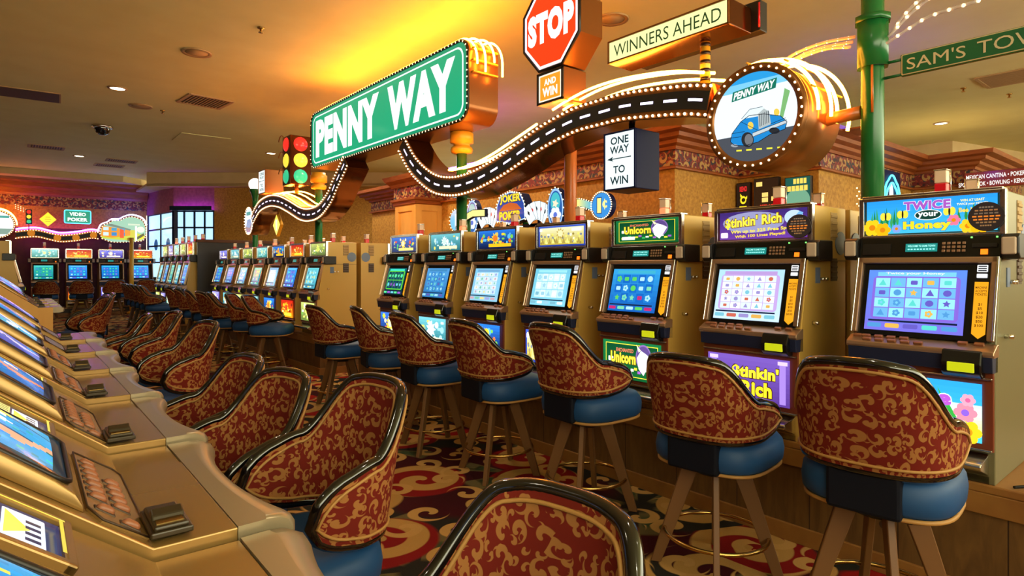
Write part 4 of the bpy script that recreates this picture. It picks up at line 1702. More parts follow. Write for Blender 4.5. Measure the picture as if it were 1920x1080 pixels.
LG = {}
SLOPE = R(38)


def console_meshes():
    G = LG
    # body: flat tray, slope and back, swept along y
    prof = [(0, TZ - .03), (0, TZ), (-.14, TZ), (-.145, TZ + .004), (-1.0, TZ + .67), (-1.0, 0), (-.10, 0), (-.10, TZ - .10)]
    mb = MB()
    mb.prism(prof, .0, .545, bev=.003)
    G['console'] = mb.mesh('console_body', 'module_gold')
    prof2 = [(0, TZ - .03), (0, TZ - .004), (-.14, TZ - .004), (-1.0, TZ + .645), (-1.0, 0), (-.10, 0), (-.10, TZ - .10)]
    G['lane'] = MB().prism(prof2, .546, ML - .001, bev=.002).mesh('spacer_panel', 'module_gold')
    # scalloped armrest
    ys = [ML * i / 24 for i in range(25)]

    def edge(y):
        t = y / ML
        e = min(t, 1 - t)
        o = .072 + .062 * (abs(t - .5) * 2) ** 2.2
        if e < .085:
            o -= .03 * (1 - e / .085) ** 2.5
        return o
    cross = [(0, -.035), (0, 0), (.5, .001), (.78, -.002), (.92, -.010), (1.0, -.026), (1.0, -.045), (.93, -.062), (.6, -.07), (0, -.07)]

    def f(t):
        rows = []
        for y in ys:
            o = edge(y)
            rows.append([t.verts.new((o * cx + .001, max(.003, min(ML - .003, y)), TZ + cz)) for cx, cz in cross])
        for A, B in zip(rows, rows[1:]):
            for k in range(len(cross)):
                j = (k + 1) % len(cross)
                fc = t.faces.new((A[k], A[j], B[j], B[k]))
                fc.smooth = 1 < k < 8
        t.faces.new(rows[0])
        t.faces.new(rows[-1][::-1])
        bmesh.ops.recalc_face_normals(t, faces=t.faces)
    G['armrest'] = MB()._new(f).mesh('armrest', 'module_arm')
    # sloping frame: u = +y (to the right seen by the player is -y), v = up the slope
    fs = frame((-.145, 0, TZ + .004), (0, 1, 0), (-math.cos(SLOPE), 0, math.sin(SLOPE)))   # w points down/out? fixed below
    u = Vector((0, 1, 0))
    v = Vector((-math.cos(SLOPE), 0, math.sin(SLOPE)))
    w = Vector((math.sin(SLOPE), 0, math.cos(SLOPE)))
    fs = Matrix(((v.x, u.x, w.x, -.145), (v.y, u.y, w.y, 0), (v.z, u.z, w.z, TZ + .004), (0, 0, 0, 1)))   # local x=up slope, y=along, z=out
    G['fs'] = fs
    # button panel plate
    pl = [(-.004, .04), (-.004, .50), (.02, .525), (.115, .50), (.115, .06), (.09, .02)]
    G['button_panel'] = MB().prism(pl, -.002, .004, axis='z', bev=.0015, M=fs).mesh('button_panel', 'module_gold')
    mb = MB()
    mb.tube([fs @ Vector((a, b, .005)) for a, b in pl], .0022, True, 4)
    G['panel_groove'] = mb.mesh('panel_groove', 'module_dark')

    def pill(t):
        bmesh.ops.create_uvsphere(t, u_segments=14, v_segments=8, radius=1)
        for q in t.verts:
            c = q.co
            x = math.copysign(abs(c.x) ** .6, c.x) * .017
            y = math.copysign(abs(c.y) ** .7, c.y) * .0085
            z = max(c.z, -.2) * .009
            q.co = fs.to_3x3() @ Vector((x, y, z))
        for fc in t.faces:
            fc.smooth = True
    G['button'] = MB()._new(pill).mesh('button', 'button_tan')
    G['button_base'] = MB().box(-.020, .020, -.011, .011, 0, .004, .002, M=Matrix(fs.to_3x3().to_4x4())).mesh('button_base', 'module_dark')
    # monitor hood with a bulged tube face
    pts = [(.116, -.002), (.128, .018), (.150, .040), (.19, .052), (.30, .060), (.88, .075), (.88, -.002)]
    hood = lambda x, y, z: fs @ Vector((x, y, z * .52))
    hm = MB().prism(pts, .03, .41, axis='y', bev=.008).mesh('monitor_hood', 'module_gold', smooth=True)
    for q in hm.vertices:
        q.co = hood(*q.co)
    G['monitor_hood'] = hm
    mb = MB()
    a0, a1, b0, b1 = .170, .60, .05, .39

    def gl(uu, vv):
        x = a0 + (a1 - a0) * uu
        y = b0 + (b1 - b0) * vv
        z = .054 + .016 * uu
        q = hood(x, y, z)
        if 0 < uu < 1 and 0 < vv < 1:
            q = q + fs.to_3x3() @ Vector((0, 0, .018 * (math.sin(PI * uu) * math.sin(PI * vv)) ** .6))
        return q
    mb.grid(gl, 32, 32)
    G['tube_face'] = mb
    mb2 = MB()
    mb2.tube([hood(x, y, .054 + .016 * (x - a0) / (a1 - a0)) for x, y in rr_pts((a0 + a1) / 2, (b0 + b1) / 2, a1 - a0 + .012, b1 - b0 + .012, .03)], .005, True, 6)
    G['tube_gasket'] = mb2.mesh('tube_gasket', 'cabinet_black')
    # bill acceptor on the tray
    mb = MB()
    mb.box(-.142, -.072, .02, .165, TZ + .006, TZ + .018, .003)
    mb.box(-.136, -.078, .027, .158, TZ + .016, TZ + .026, .004)
    G['acceptor_base'] = mb.mesh('acceptor_base', 'acceptor')
    mb = MB()
    mb.prism([(.062, TZ + .020), (.070, TZ + .034), (.088, TZ + .042), (.104, TZ + .032), (.122, TZ + .020)], -.134, -.080, axis='x', bev=.003)
    G['acceptor_ridge'] = mb.mesh('acceptor_ridge', 'acceptor')
    mb = MB()
    mb.box(-.130, -.085, .040, .068, TZ + .0262, TZ + .027)
    G['acceptor_plate'] = mb.mesh('instruction_plate', 'brass')


console_meshes()
# curved screen meshes carry their picture as painted faces
_tm = LG['tube_face'].mesh('screen', 'art_lit')


def tube_screen(seed, c0, c1, accents):
    me = _tm.copy()
    rng = random.Random(seed)
    at = me.color_attributes.new('Col', 'FLOAT_COLOR', 'CORNER')
    spots = [(rng.uniform(.12, .85), rng.uniform(.15, .85), rng.uniform(.03, .07), accents[k % len(accents)]) for k in range(9)]
    i = 0
    for k, p_ in enumerate(me.polygons):
        a, b = divmod(k, 32)
        u, v = (a + .5) / 32, (b + .5) / 32
        c = [c0[q] + (c1[q] - c0[q]) * u for q in range(3)]
        if rng.random() < .25:
            c = [min(255, q * rng.uniform(.75, 1.2)) for q in c]
        if abs(v - .34) < .02 or abs(v - .7) < .02:
            c = [q * .55 for q in c]
        if abs(v - (.5 - .22 * math.sin(7 * u))) < .05 and u < .75:
            c = accents[0]
        if u > .78 and abs(u - .84) < .03 and .15 < v < .85 and (b // 3) % 2:
            c = (235, 240, 250)
        for x, y, r, cc in spots:
            if (u - x) ** 2 + ((v - y) * .9) ** 2 < r * r:
                c = cc
        if a in (0, 1, 30, 31) or b in (0, 1, 30, 31):
            c = [c0[q] * .22 for q in range(3)]
        for _ in range(p_.loop_total):
            at.data[i].color = (*lin(c), 1)
            i += 1
    me.materials.clear()
    me.materials.append(MATS['art_lit'])
    return me


def paytable(seed):
    a = Art(.0003)
    rng = random.Random(seed)
    W, H = .42, .155
    a.rect(0, 0, W, H, (16, 40, 90))
    for x in (.0, -.14):
        a.rrect(x + .155, 0, .062, H * .84, .004, (225, 235, 250))
        a.poly([(x + .128, -H * .38), (x + .165, 0), (x + .128, H * .3)], (250, 225, 90))
        for i in range(4):
            a.rect(x + .168, H * (.26 - i * .15), .022, H * .08, (40, 30, 70))
        a.rrect(x + .103, 0, .030, H * .84, .004, (215, 210, 130))
        for i in range(6):
            a.rect(x + .103, H * (.32 - i * .125), .022, H * .045, (70, 60, 30))
        a.rrect(x + .066, 0, .034, H * .8, .004, (60, 16, 30))
        a.ell(x + .066, H * .1, .014, H * .22, (240, 170, 60))
        a.ell(x + .066, -H * .15, .012, H * .14, (200, 50, 50))
    a.rect(.204, 0, .006, H * .9, (220, 200, 60))
    a.rect(0, -H * .47, W, H * .04, (250, 220, 80))
    return a


PT = paytable(3).build('paytable_glass', 'art_lit', None, LG['fs'] @ frame((.38, .6225, .004), (-1, 0, 0), (0, -1, 0)))
PTM = PT.data
bpy.data.objects.remove(PT)
mb = MB()
for (x0, x1, y0, y1) in ((.155, .172, .525, .720), (.60, .617, .525, .720), (.155, .617, .525, .542), (.155, .617, .703, .720)):
    mb.box(x0, x1, y0, y1, -.006, .012, .003, M=LG['fs'])
PTF = mb.mesh('paytable_frame', 'module_gold')
SCRC = [((60, 170, 220), (30, 110, 190), [(250, 170, 130), (240, 240, 250), (250, 220, 90)]),
        ((30, 90, 170), (60, 170, 220), [(220, 120, 60), (240, 240, 250)]),
        ((70, 70, 160), (120, 140, 210), [(200, 180, 240), (60, 200, 240)]),
        ((60, 150, 190), (140, 200, 220), [(250, 250, 250), (60, 90, 160)])]


def console(label, x, y, rz, k, detail=2, screen=None, group='consoles of the near left counter'):
    G = LG
    t = thing('bar_top_console', label, 'game console', (x, y, 0), rz, group)
    t.rotation_euler = (-.021, 0, rz)
    inst(G['console'], 'console_body', t)
    inst(G['lane'], 'spacer_panel', t)
    inst(G['armrest'], 'armrest', t)
    bp = inst(G['button_panel'], 'button_panel', t)
    inst(G['panel_groove'], 'panel_groove', bp)
    M = G['fs']
    pos = [(.088, .155 + .046 * i) for i in range(7)] + [(.040, .155 + .046 * i) for i in range(5)] + [(.080, .088), (.034, .060)]
    for a, b in pos[:14 if detail > 1 else 0]:
        q = M @ Vector((a, b, .006))
        bb = inst(G['button'], 'button', bp, q)
        if detail > 1:
            inst(G['button_base'], 'button_base', bp, M @ Vector((a, b, .002)))
    h = inst(G['monitor_hood'], 'monitor_hood', t)
    inst(screen, 'screen', h)
    inst(G['tube_gasket'], 'tube_gasket', h)
    a = inst(G['acceptor_base'], 'bill_acceptor', t)
    inst(G['acceptor_ridge'], 'acceptor_ridge', a)
    inst(G['acceptor_plate'], 'instruction_plate', a)
    p_ = inst(PTF, 'paytable_frame', t)
    inst(PTM, 'paytable_glass', p_)
    return t


SCM = [tube_screen(i, *SCRC[i]) for i in range(4)]
LC = ['nearest game console of the left counter, at the bottom corner', 'second game console of the left counter, with a blue screen',
      'third game console of the left counter', 'fourth game console of the left counter', 'fifth game console of the left counter',
      'sixth game console of the left counter', 'seventh and last game console of the near left counter']
LANG = -.0163
for k in range(7):
    y = 1.212 + (k - 1) * .772
    console(LC[k], .335 + (y - 1.2) * .0163, y, LANG, k, 2 if k < 5 else 1, SCM[[0, 0, 1, 2, 3, 1, 2][k]])
# second left counter beyond the walkway
for k in range(4):
    console(['nearest', 'second', 'third', 'farthest'][k] + ' game console of the second left counter', .40, 9.35 + .765 * k, LANG, k, 1, SCM[(k + 1) % 4], 'consoles of the second left counter')
t = thing('counter_end_panel', 'pale yellow end panel closing the second left counter', 'panel', (.40, 9.32, 0))
MB().prism([(0, 0), (0, TZ), (-.14, TZ), (-1.0, TZ + .66), (-1.0, 0)], -.03, 0, bev=.004).obj('panel', 'column_wood', t)
# upright machines further left seen from the flank
slot_machine('slot machine at the left edge seen from its brown flank', 'aqua', (-.20, 15.6, .3), PI, 'slot machines at the far left', 0, lit=True, scale=(1.2, 1.1, 1.32))
slot_machine('slot machine at the left edge behind the brown flank one', 'moon', (-.20, 16.4, .3), PI, 'slot machines at the far left', 0, scale=(1.2, 1.1, 1.32))
platform('low plank platform at the far left edge', -.75, .2, 15.1, 17.0, .3)
# ============================================================ overhead signs above the right bank
SX = 3.3
BULB = MB().ball((0, 0, 0), .0098, u=8, v=6).mesh('bulb', 'bulb')
BULBS = MB().ball((0, 0, 0), .0125, u=6, v=4).mesh('bulb_small', 'bulb')


def face_x(x=SX):
    """art frame on a plane facing -X; art coordinates are (-Y, Z)"""
    return frame((x, 0, 0), (0, -1, 0), (0, 0, 1))


def face_y(y):
    return frame((0, y, 0), (1, 0, 0), (0, 0, 1))


def bulbs(root, pts, cap=100, scale=1.0):
    """nearest 100 bulbs as parts, the remainder as one string"""
    pts = [Vector(p) for p in pts]
    o = root.location
    near = sorted(pts, key=lambda p: (p - Vector((0, 0, 1.36))).length)
    for p in near[:cap]:
        inst(BULB, 'bulb', root, p - o, scale=(scale,) * 3)
    rest = near[cap:]
    if rest:
        mb = MB()
        for p in rest:
            mb.ball(p - o, .0098 * scale, u=6, v=4)
        s = mb.obj('bulb_string', 'bulb', root)
        s['kind'] = 'stuff'


def post(name, label, x, y, z0, z1, r, m, group='sign poles'):
    t = thing(name, label, 'pole', (x, y, z0), 0, group)
    MB().cyl((0, 0, 0), (0, 0, z1 - z0), r, n=28).obj('shaft', m, t)
    MB().lathe([(0, 0), (r * 1.5, 0), (r * 1.5, .02), (r * 1.1, .035), (0, .035)], n=28).obj('base_flange', m, t)
    return t


PX = 3.57
t = post('sign_pole', 'tall glossy green pole rising to the ceiling at right', PX, 1.287, .496, CEIL, .055, 'pole_green')
mb = MB()
mb.cyl((0, 0, 1.93), (0, 0, 2.19), .078, n=8)
mb.cyl((0, 0, 2.17), (0, 0, 2.205), .088, n=8)
mb.obj('sleeve', 'pole_green', t)
MB().lathe([(.055, 2.40), (.085, 2.41), (.085, 2.46), (.055, 2.47)], n=24).obj('collar', 'pole_green', t)
MB().tube([(-.058, -.02, 1.68), (-.062, -.02, 1.94)], .006).obj('cable_conduit', 'pole_orange_lit', t)

t = post('sign_pole', 'orange lit pole under the red octagon sign', PX + .042, 3.61, .496, 3.55, .052, 'pole_orange_lit')
for yy, lb in ((5.14, 'green pole with a yellow collar under the near end of the big green sign'), (8.89, 'green pole at the second bank under the far end of the big green sign')):
    t = post('sign_pole', lb, PX, yy, .496, 2.76, .055, 'pole_green')
    MB().lathe([(.055, 2.02), (.105, 2.03), (.115, 2.06), (.105, 2.085), (.085, 2.09), (.085, 2.12), (.12, 2.13), (.12, 2.23), (.10, 2.24), (.10, 2.27), (.055, 2.27)], n=28).obj('collar', 'yellow_paint', t)

# big green street sign
Y0, Y1, Z0, Z1 = 4.628, 8.484, 2.735, 3.52
yc, zc, W, H = (Y0 + Y1) / 2, (Z0 + Z1) / 2, Y1 - Y0, Z1 - Z0
t = thing('street_sign', 'huge green street sign reading PENNY WAY edged with bulbs and amber neon', 'sign', (SX, yc, Z0))
o = t.location
pts = rr_pts(0, H / 2, W, H, .15, 8)
mb = MB()
mb.prism([(y, z) for y, z in pts], .0, .34, axis='x')
mb.obj('box', 'sign_brown', t, smooth=True)
mb = MB()
mb.tube([(-.006, y, z) for y, z in rr_pts(0, H / 2, W - .03, H - .03, .14, 8)], .016, True, 6)
mb.obj('frame', 'sign_black', t)
a = Art(.0015)
a.poly(rr_pts(-yc, zc, W - .05, H - .05, .13, 8), (20, 140, 100))
a.poly(rr_pts(-yc, zc, W - .17, H - .13, .11, 8), (235, 255, 250))
a.poly(rr_pts(-yc, zc, W - .21, H - .165, .095, 8), (26, 158, 112))
a.text('PENNY', -yc - .80, zc + .005, .51, (255, 255, 255), w=1.88, bold=.06)
a.text('WAY', -yc + 1.03, zc + .005, .51, (255, 255, 255), w=1.36, bold=.06)
f = a.build('face', 'art_lit', None, face_x(SX - .004))
f.data.transform(Matrix.Translation(-o))
f.parent = t
bp = resample([(SX - .014, yc + y, Z0 + z) for y, z in rr_pts(0, H / 2, W - .03, H - .03, .14, 8)] + [(SX - .014, Y1 - .015, zc)], .062)
bulbs(t, bp)
for k, (xx, lift, drop) in enumerate(((.05, .03, .30), (.13, .045, .32), (.22, .045, .28), (.30, .03, .33))):
    zz = H + lift
    pth = [(xx, W / 2 - .2, zz)] + [(xx, -W / 2 + .22 - .02 * k, zz)]
    arc = [(xx, -W / 2 + .22 - .02 * k - .28 * math.sin(a_), zz - .28 * (1 - math.cos(a_))) for a_ in [PI / 2 * i / 8 for i in range(1, 9)]]
    tail = [(xx, arc[-1][1], zz - drop - .06 * (k % 2))]
    MB().tube(pth + arc + tail, .010, n=8).obj('neon_tube', 'neon_amber', t)
for i in range(3):
    MB().box(.03, .32, -W / 2 - .03, -W / 2, H - .12 - .11 * i, H - .105 - .11 * i).obj('tube_support', 'yellow_paint', t)


# wavy road ribbons
def road(label, path, nrange, y_sign, neon, bulb_step=.05, hw=.085):
    """path: (y, z) down the middle of the road"""
    P = spline(path, 8)
    c = P[len(P) // 2]
    t = thing('road_ribbon_sign', label, 'sign', (SX, c.x, min(p.y for p in P) - .1))
    o = t.location
    N = []
    for i, p in enumerate(P):
        d = (P[min(i + 1, len(P) - 1)] - P[max(i - 1, 0)]).normalized()
        N.append(Vector((-d.y, d.x)))
    def ribbon(w0, w1, x0, x1):
        mb = MB()

        def f(tt):
            rings = []
            for p, n_ in zip(P, N):
                a_, b_ = p + n_ * w0, p + n_ * w1
                rings.append([tt.verts.new(Vector((x, q.x, q.y)) - o) for x, q in ((x0, a_), (x0, b_), (x1, b_), (x1, a_))])
            for A, B in zip(rings, rings[1:]):
                for k in range(4):
                    fc = tt.faces.new((A[k], A[(k + 1) % 4], B[(k + 1) % 4], B[k]))
            tt.faces.new(rings[0])
            tt.faces.new(rings[-1][::-1])
            bmesh.ops.recalc_face_normals(tt, faces=tt.faces)
        return mb._new(f)
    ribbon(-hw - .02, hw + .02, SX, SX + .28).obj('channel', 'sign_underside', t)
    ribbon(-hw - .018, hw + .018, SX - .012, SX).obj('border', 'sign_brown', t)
    ribbon(-hw + .028, hw - .028, SX - .016, SX - .011).obj('road_face', 'road_black', t)
    # dashed centre line
    D = resample([Vector((p.x, p.y, 0)) for p in P], .021)
    for i in range(2, len(D) - 5, 9):
        mb = MB()
        for j in range(i, i + 5):
            a_, b_ = D[j], D[j + 1]
            d = (b_ - a_).normalized()
            q = Vector((-d.y, d.x, 0)) * .0085
            pts4 = [a_ + q, b_ + q, b_ - q, a_ - q]

            def f(tt, pts4=pts4):
                vs = [tt.verts.new(Vector((SX - .018, v.x, v.y)) - o) for v in pts4]
                tt.faces.new(vs)
            mb._new(f)
        mb.obj('lane_dash', 'neon_white', t)
    bp = []
    for s in (-1, 1):
        row = [Vector((SX - .02, (p + n_ * s * (hw + .002)).x, (p + n_ * s * (hw + .002)).y)) for p, n_ in zip(P, N)]
        bp += resample(row, bulb_step)
    bulbs(t, bp)
    for pth, dx in neon:
        q = spline([(y, z) for y, z in pth], 6)
        MB().tube([Vector((SX + dx, v.x, v.y)) - o for v in q], .010, n=8).obj('neon_tube', 'neon_amber', t)
    return t


PR = [(2.10, 2.375), (2.25, 2.41), (2.5, 2.445), (2.77, 2.475), (2.97, 2.475), (3.21, 2.47), (3.42, 2.44), (3.66, 2.385), (3.9, 2.31), (4.11, 2.245), (4.38, 2.18), (4.63, 2.14), (4.89, 2.135), (5.18, 2.185), (5.43, 2.30), (5.65, 2.45), (5.83, 2.64), (5.88, 2.70)]
PL = [(7.32, 2.70), (7.40, 2.63), (7.64, 2.44), (7.83, 2.28), (8.18, 2.13), (8.56, 2.1), (8.88, 2.14), (9.16, 2.22), (9.43, 2.3), (9.79, 2.39), (10.18, 2.44), (10.53, 2.43), (10.81, 2.38), (11.05, 2.27), (11.2, 2.18)]
NR1 = [(2.18, 2.54), (2.4, 2.60), (2.62, 2.635), (2.9, 2.66), (3.16, 2.655), (3.39, 2.62), (3.56, 2.58)]
NR2 = [(3.75, 2.52), (4.04, 2.44), (4.34, 2.36), (4.62, 2.31), (4.93, 2.29), (5.06, 2.30)]
up = lambda pth, d: [(y, z + d) for y, z in pth]
road('long wavy black road ribbon with bulbs between the round badge and big green sign', PR, None, 1,
     [(up(NR1, .04), .06), (up(NR1, .06), .18), (up(NR1, .035), .30), (up(NR2, .02), .06), (up(NR2, .05), .18), (up(NR2, .03), .30)])
NL = [(10.9, 2.52), (10.4, 2.57), (9.8, 2.53), (9.3, 2.42), (8.85, 2.27), (8.5, 2.23), (8.1, 2.27)]
road('shorter wavy black road ribbon with bulbs beyond the big green sign', PL, None, 1, [(NL, .10), (up(NL, .03), .22), (up(NL, .05), .34)], .055)


def box_sign(name, label, y0, y1, z0, z1, depth, m, draw, frame_m='sign_black', border=.02, x=SX, fm='art_lit', group=None):
    yc, zc = (y0 + y1) / 2, (z0 + z1) / 2
    t = thing(name, label, 'sign', (x, yc, z0), 0, group)
    w, h = y1 - y0, z1 - z0
    MB().box(0, depth, -w / 2, w / 2, 0, h, .006).obj('box', m, t)
    mb = MB()
    for a_, b_, c_, d_ in ((-w / 2, w / 2, 0, border), (-w / 2, w / 2, h - border, h), (-w / 2, -w / 2 + border, 0, h), (w / 2 - border, w / 2, 0, h)):
        mb.box(-.012, .002, a_, b_, c_, d_, .003)
    mb.obj('frame', frame_m, t)
    a = Art(.0012)
    draw(a, w - 2 * border, h - 2 * border)
    a.build('face', fm, t, frame((-.002, 0, h / 2), (0, -1, 0), (0, 0, 1)))
    return t


# red octagon
t = thing('octagon_sign', 'big red octagon sign reading STOP, cut by the top edge', 'sign', (SX, 3.518, 2.93))
oc = []
rr = .316 / math.cos(PI / 8)
for i in range(8):
    a_ = PI / 8 + i * PI / 4
    oc.append((rr * math.cos(a_), .345 + rr * 1.08 * math.sin(a_)))
MB().prism(oc, 0, .25, axis='x').obj('box', 'sign_brown', t)
mb = MB()
mb.tube([(-.004, y, z) for y, z in oc], .014, True, 6)
mb.obj('frame', 'sign_black', t)
a = Art(.0012)
a.poly([(y * .96, (z - .345) * .96 + .345) for y, z in oc], (255, 235, 235))
a.poly([(y * .89, (z - .345) * .89 + .345) for y, z in oc], (228, 62, 22))
a.text('STOP', 0, .345, .255, (255, 250, 245), w=.53, bold=.07)
a.build('face', 'art_lit', t, frame((-.006, 0, 0), (0, -1, 0), (0, 0, 1)))
MB().tube([(-.008, y * .93, (z - .345) * .93 + .345) for y, z in oc], .006, True, 6).obj('neon_border', 'neon_white', t)


def d_win(a, w, h):
    a.rect(0, 0, w, h, (255, 235, 215))
    a.rect(0, 0, w * .88, h * .88, (232, 150, 40))
    a.text('AND', .0, h * .2, h * .24, (255, 250, 230), w=w * .52, bold=.05)
    a.text('WIN', .0, -h * .17, h * .34, (255, 252, 240), w=w * .66, bold=.05)


box_sign('caption_sign', 'small square amber sign reading AND WIN below the octagon', 3.373, 3.675, 2.66, 2.915, .25, 'sign_brown', d_win)


def d_ahead(a, w, h):
    a.rect(0, 0, w, h, (242, 245, 165))
    a.text('WINNERS AHEAD', 0, 0, h * .62, (40, 60, 30), w=w * .91, bold=.0)


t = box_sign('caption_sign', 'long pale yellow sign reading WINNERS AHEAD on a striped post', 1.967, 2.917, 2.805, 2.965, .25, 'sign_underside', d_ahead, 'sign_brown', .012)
mb = MB()
mb.box(.255, .34, -.53, .40, .01, .20, .006)
mb.obj('rear_sign', 'cabinet_black', t)
MB().tube([(.25, -.525, .03), (.25, -.525, .18)], .006).obj('red_tube', 'lens_red', t)
t = thing('striped_post', 'short black and yellow striped post holding the WINNERS AHEAD sign', 'post', (3.46, 2.235, 2.52))
MB().cyl((0, 0, 0), (0, 0, .29), .032, n=24).obj('post', 'yellow_paint', t)
for i in range(5):
    MB().cyl((0, 0, .035 + i * .055), (0, 0, .06 + i * .055), .0325, n=24).obj('black_stripe', 'sign_black', t)


def d_oneway(a, w, h):
    a.rect(0, 0, w, h, (230, 245, 245))
    a.text('ONE', 0, h * .37, h * .14, (25, 45, 50), w=w * .62)
    a.text('WAY', 0, h * .2, h * .14, (25, 45, 50), w=w * .66)
    a.line(-w * .3, h * .04, w * .4, h * .04, h * .018, (25, 45, 50))
    a.poly([(-w * .42, h * .04), (-w * .2, h * .085), (-w * .26, h * .04), (-w * .2, -h * .005)], (25, 45, 50))
    a.text('TO', 0, -h * .16, h * .14, (25, 45, 50), w=w * .40)
    a.text('WIN', 0, -h * .36, h * .15, (25, 45, 50), w=w * .62)


t = box_sign('arrow_sign', 'navy box sign reading ONE WAY TO WIN with a left arrow', 2.668, 2.955, 1.90, 2.312, .26, 'navy_box', d_oneway, 'navy_box', .012)
MB().cyl((.13, 0, .41), (.13, 0, .475), .022, n=16).obj('hanger', 'sign_black', t)
t = box_sign('arrow_sign', 'small far box sign reading ONE WAY TO WIN beside the traffic light', 10.5, 10.87, 2.60, 3.0, .3, 'sign_brown', d_oneway, 'sign_brown', .015)
MB().cyl((.15, 0, -.12), (.15, 0, .01), .022, n=16).obj('hanger', 'sign_brown', t)

# round badge with the blue car
CY, CZ, CR = 1.812, 2.222, .300
t = thing('round_badge_sign', 'round bulb edged badge with a blue car and a PENNY WAY street plate', 'sign', (SX, CY, CZ - CR))
o = t.location
MB().cyl((0, 0, CR), (.42, 0, CR), CR, n=56).obj('drum', 'sign_brown', t)
ring = [(CR * math.cos(2 * PI * i / 56), CR + CR * math.sin(2 * PI * i / 56)) for i in range(56)]
mb = MB()
mb.lathe([(CR - .045, 0), (CR - .045, .012), (CR + .004, .012), (CR + .004, -.01)], n=56)
me = mb.mesh('rim', 'sign_brown')
me.transform(frame((0, 0, CR), (0, -1, 0), (0, 0, 1)))
inst(me, 'rim', t)
a = Art(.0002)
q = CR - .042
a.ell(0, 0, q, q, (225, 240, 248), 48)
# sky bands, road and car
seg = lambda h0, h1: [(math.copysign(1, 1) * math.sqrt(max(0, q * q - h * h)), h) for h in [h0 + (h1 - h0) * i / 10 for i in range(11)]]


def band(h0, h1, col):
    s = seg(h0, h1)
    a.poly(s + [(-x, y) for x, y in s[::-1]], col)


band(q * .80, q * .999, (40, 150, 215))
band(q * .62, q * .80, (120, 195, 230))
_v0 = len(a.v)
a.poly([(-q * .93, -q * .37), (q * .93, -q * .36)] + [(q * math.cos(b_), q * math.sin(b_)) for b_ in [R(-21.5 - i * 13.7) for i in range(11)]], (72, 76, 84))
_v0 = len(a.v)
for i in range(5):
    x = -q * .42 + i * q * .24
    a.poly([(x, -q * .80 + i * q * .03), (x + q * .13, -q * .785 + i * q * .03), (x + q * .13, -q * .75 + i * q * .03), (x, -q * .765 + i * q * .03)], (235, 225, 60))
a.poly([(q * .58, -q * .05), (q * .66, -q * .05), (q * .82, q * .56), (q * .70, q * .62)], (120, 175, 110))
# the car, seen from the front left
a.poly([(-q * .56, -q * .58), (-q * .52, -q * .40), (-q * .30, -q * .12), (-q * .1, q * .02), (q * .25, q * .06), (q * .62, q * .02), (q * .76, -q * .1), (q * .72, -q * .26), (q * .40, -q * .38), (q * .12, -q * .56), (-q * .2, -q * .66), (-q * .46, -q * .66)], (30, 130, 200))
a.poly([(-q * .28, -q * .06), (-q * .08, q * .16), (q * .22, q * .22), (q * .32, q * .1), (q * .16, q * .02)], (215, 230, 235))
a.poly([(q * .12, -q * .28), (q * .10, q * .06), (q * .24, q * .18), (q * .36, q * .12), (q * .40, -q * .16)], (170, 180, 180))
for i in range(6):
    a.line(q * (.15 + i * .04), -q * (.22 - i * .018), q * (.14 + i * .04), q * (.06 + i * .015), q * .014, (50, 60, 70))
a.poly([(-q * .02, -q * .46), (q * .74, -q * .14), (q * .76, -q * .06), (-q * .02, -q * .37)], (190, 200, 205))
a.ell(-q * .07, -q * .2, q * .07, q * .085, (225, 195, 80), 16)
a.ell(q * .53, q * .1, q * .065, q * .08, (225, 195, 80), 16)
a.ell(-q * .14, -q * .52, q * .15, q * .17, (40, 42, 46), 20)
a.ell(-q * .11, -q * .52, q * .10, q * .13, (110, 112, 116), 20)
a.ell(q * .48, -q * .30, q * .12, q * .07, (40, 42, 46), 20)
a.ell(-q * .46, -q * .67, q * .09, q * .035, (150, 155, 160), 16)
_car = [(-.56, -.58), (-.52, -.40), (-.30, -.12), (-.1, .02), (.25, .06), (.62, .02), (.76, -.1), (.72, -.26), (.40, -.38), (.12, -.56), (-.2, -.66), (-.46, -.66)]
for (x0, y0), (x1, y1) in zip(_car, _car[1:] + _car[:1]):
    a.line(q * x0, q * y0, q * x1, q * y1, q * .014, (20, 26, 40))
for x0, y0, x1, y1 in ((-.28, -.06, -.08, .16), (-.08, .16, .22, .22), (-.3, -.12, .1, -.3), (-.52, -.40, -.2, -.34), (.40, -.16, .74, -.02), (-.54, -.5, -.28, -.46), (-.02, -.46, .74, -.14), (-.02, -.37, .76, -.06)):
    a.line(q * x0, q * y0, q * x1, q * y1, q * .011, (20, 26, 40))
for k_ in range(_v0, len(a.v)):       # the drawing sits level on the badge
    x_, y_, z_ = a.v[k_]
    a.v[k_] = (x_, y_ - .2 * x_, z_)
a.poly([(-q * .52, q * .42), (q * .52, q * .52), (q * .55, q * .74), (-q * .49, q * .64)], (20, 110, 90))
a.text('PENNY WAY', q * .015, q * .58, q * .17, (250, 252, 250), w=q * .95, bold=.04, shear=.2, rise=.1)
a.build('face', 'art_lit', t, frame((-.004, 0, CR), (0, -1, 0), (0, 0, 1)))
bulbs(t, [(SX - .016, CY + (CR - .02) * math.cos(2 * PI * i / 36), CZ + (CR - .02) * math.sin(2 * PI * i / 36)) for i in range(36)], scale=.68)
for k, (xx, r_) in enumerate(((.07, .33), (.17, .355), (.27, .345), (.38, .365))):
    MB().tube([(xx, r_ * math.cos(R(b_)), CR + r_ * math.sin(R(b_))) for b_ in range(-186 - 6 * k, 16, 6)] if False else
              [(xx, r_ * math.cos(R(b_)), CR + r_ * math.sin(R(b_))) for b_ in range(178, -1, -6)][::-1] if False else
              [(xx, -r_ * math.cos(R(b_)), CR + r_ * math.sin(R(b_))) for b_ in range(-2 - 4 * k, 150, 6)], .010, n=8).obj('neon_hoop', 'neon_amber', t)
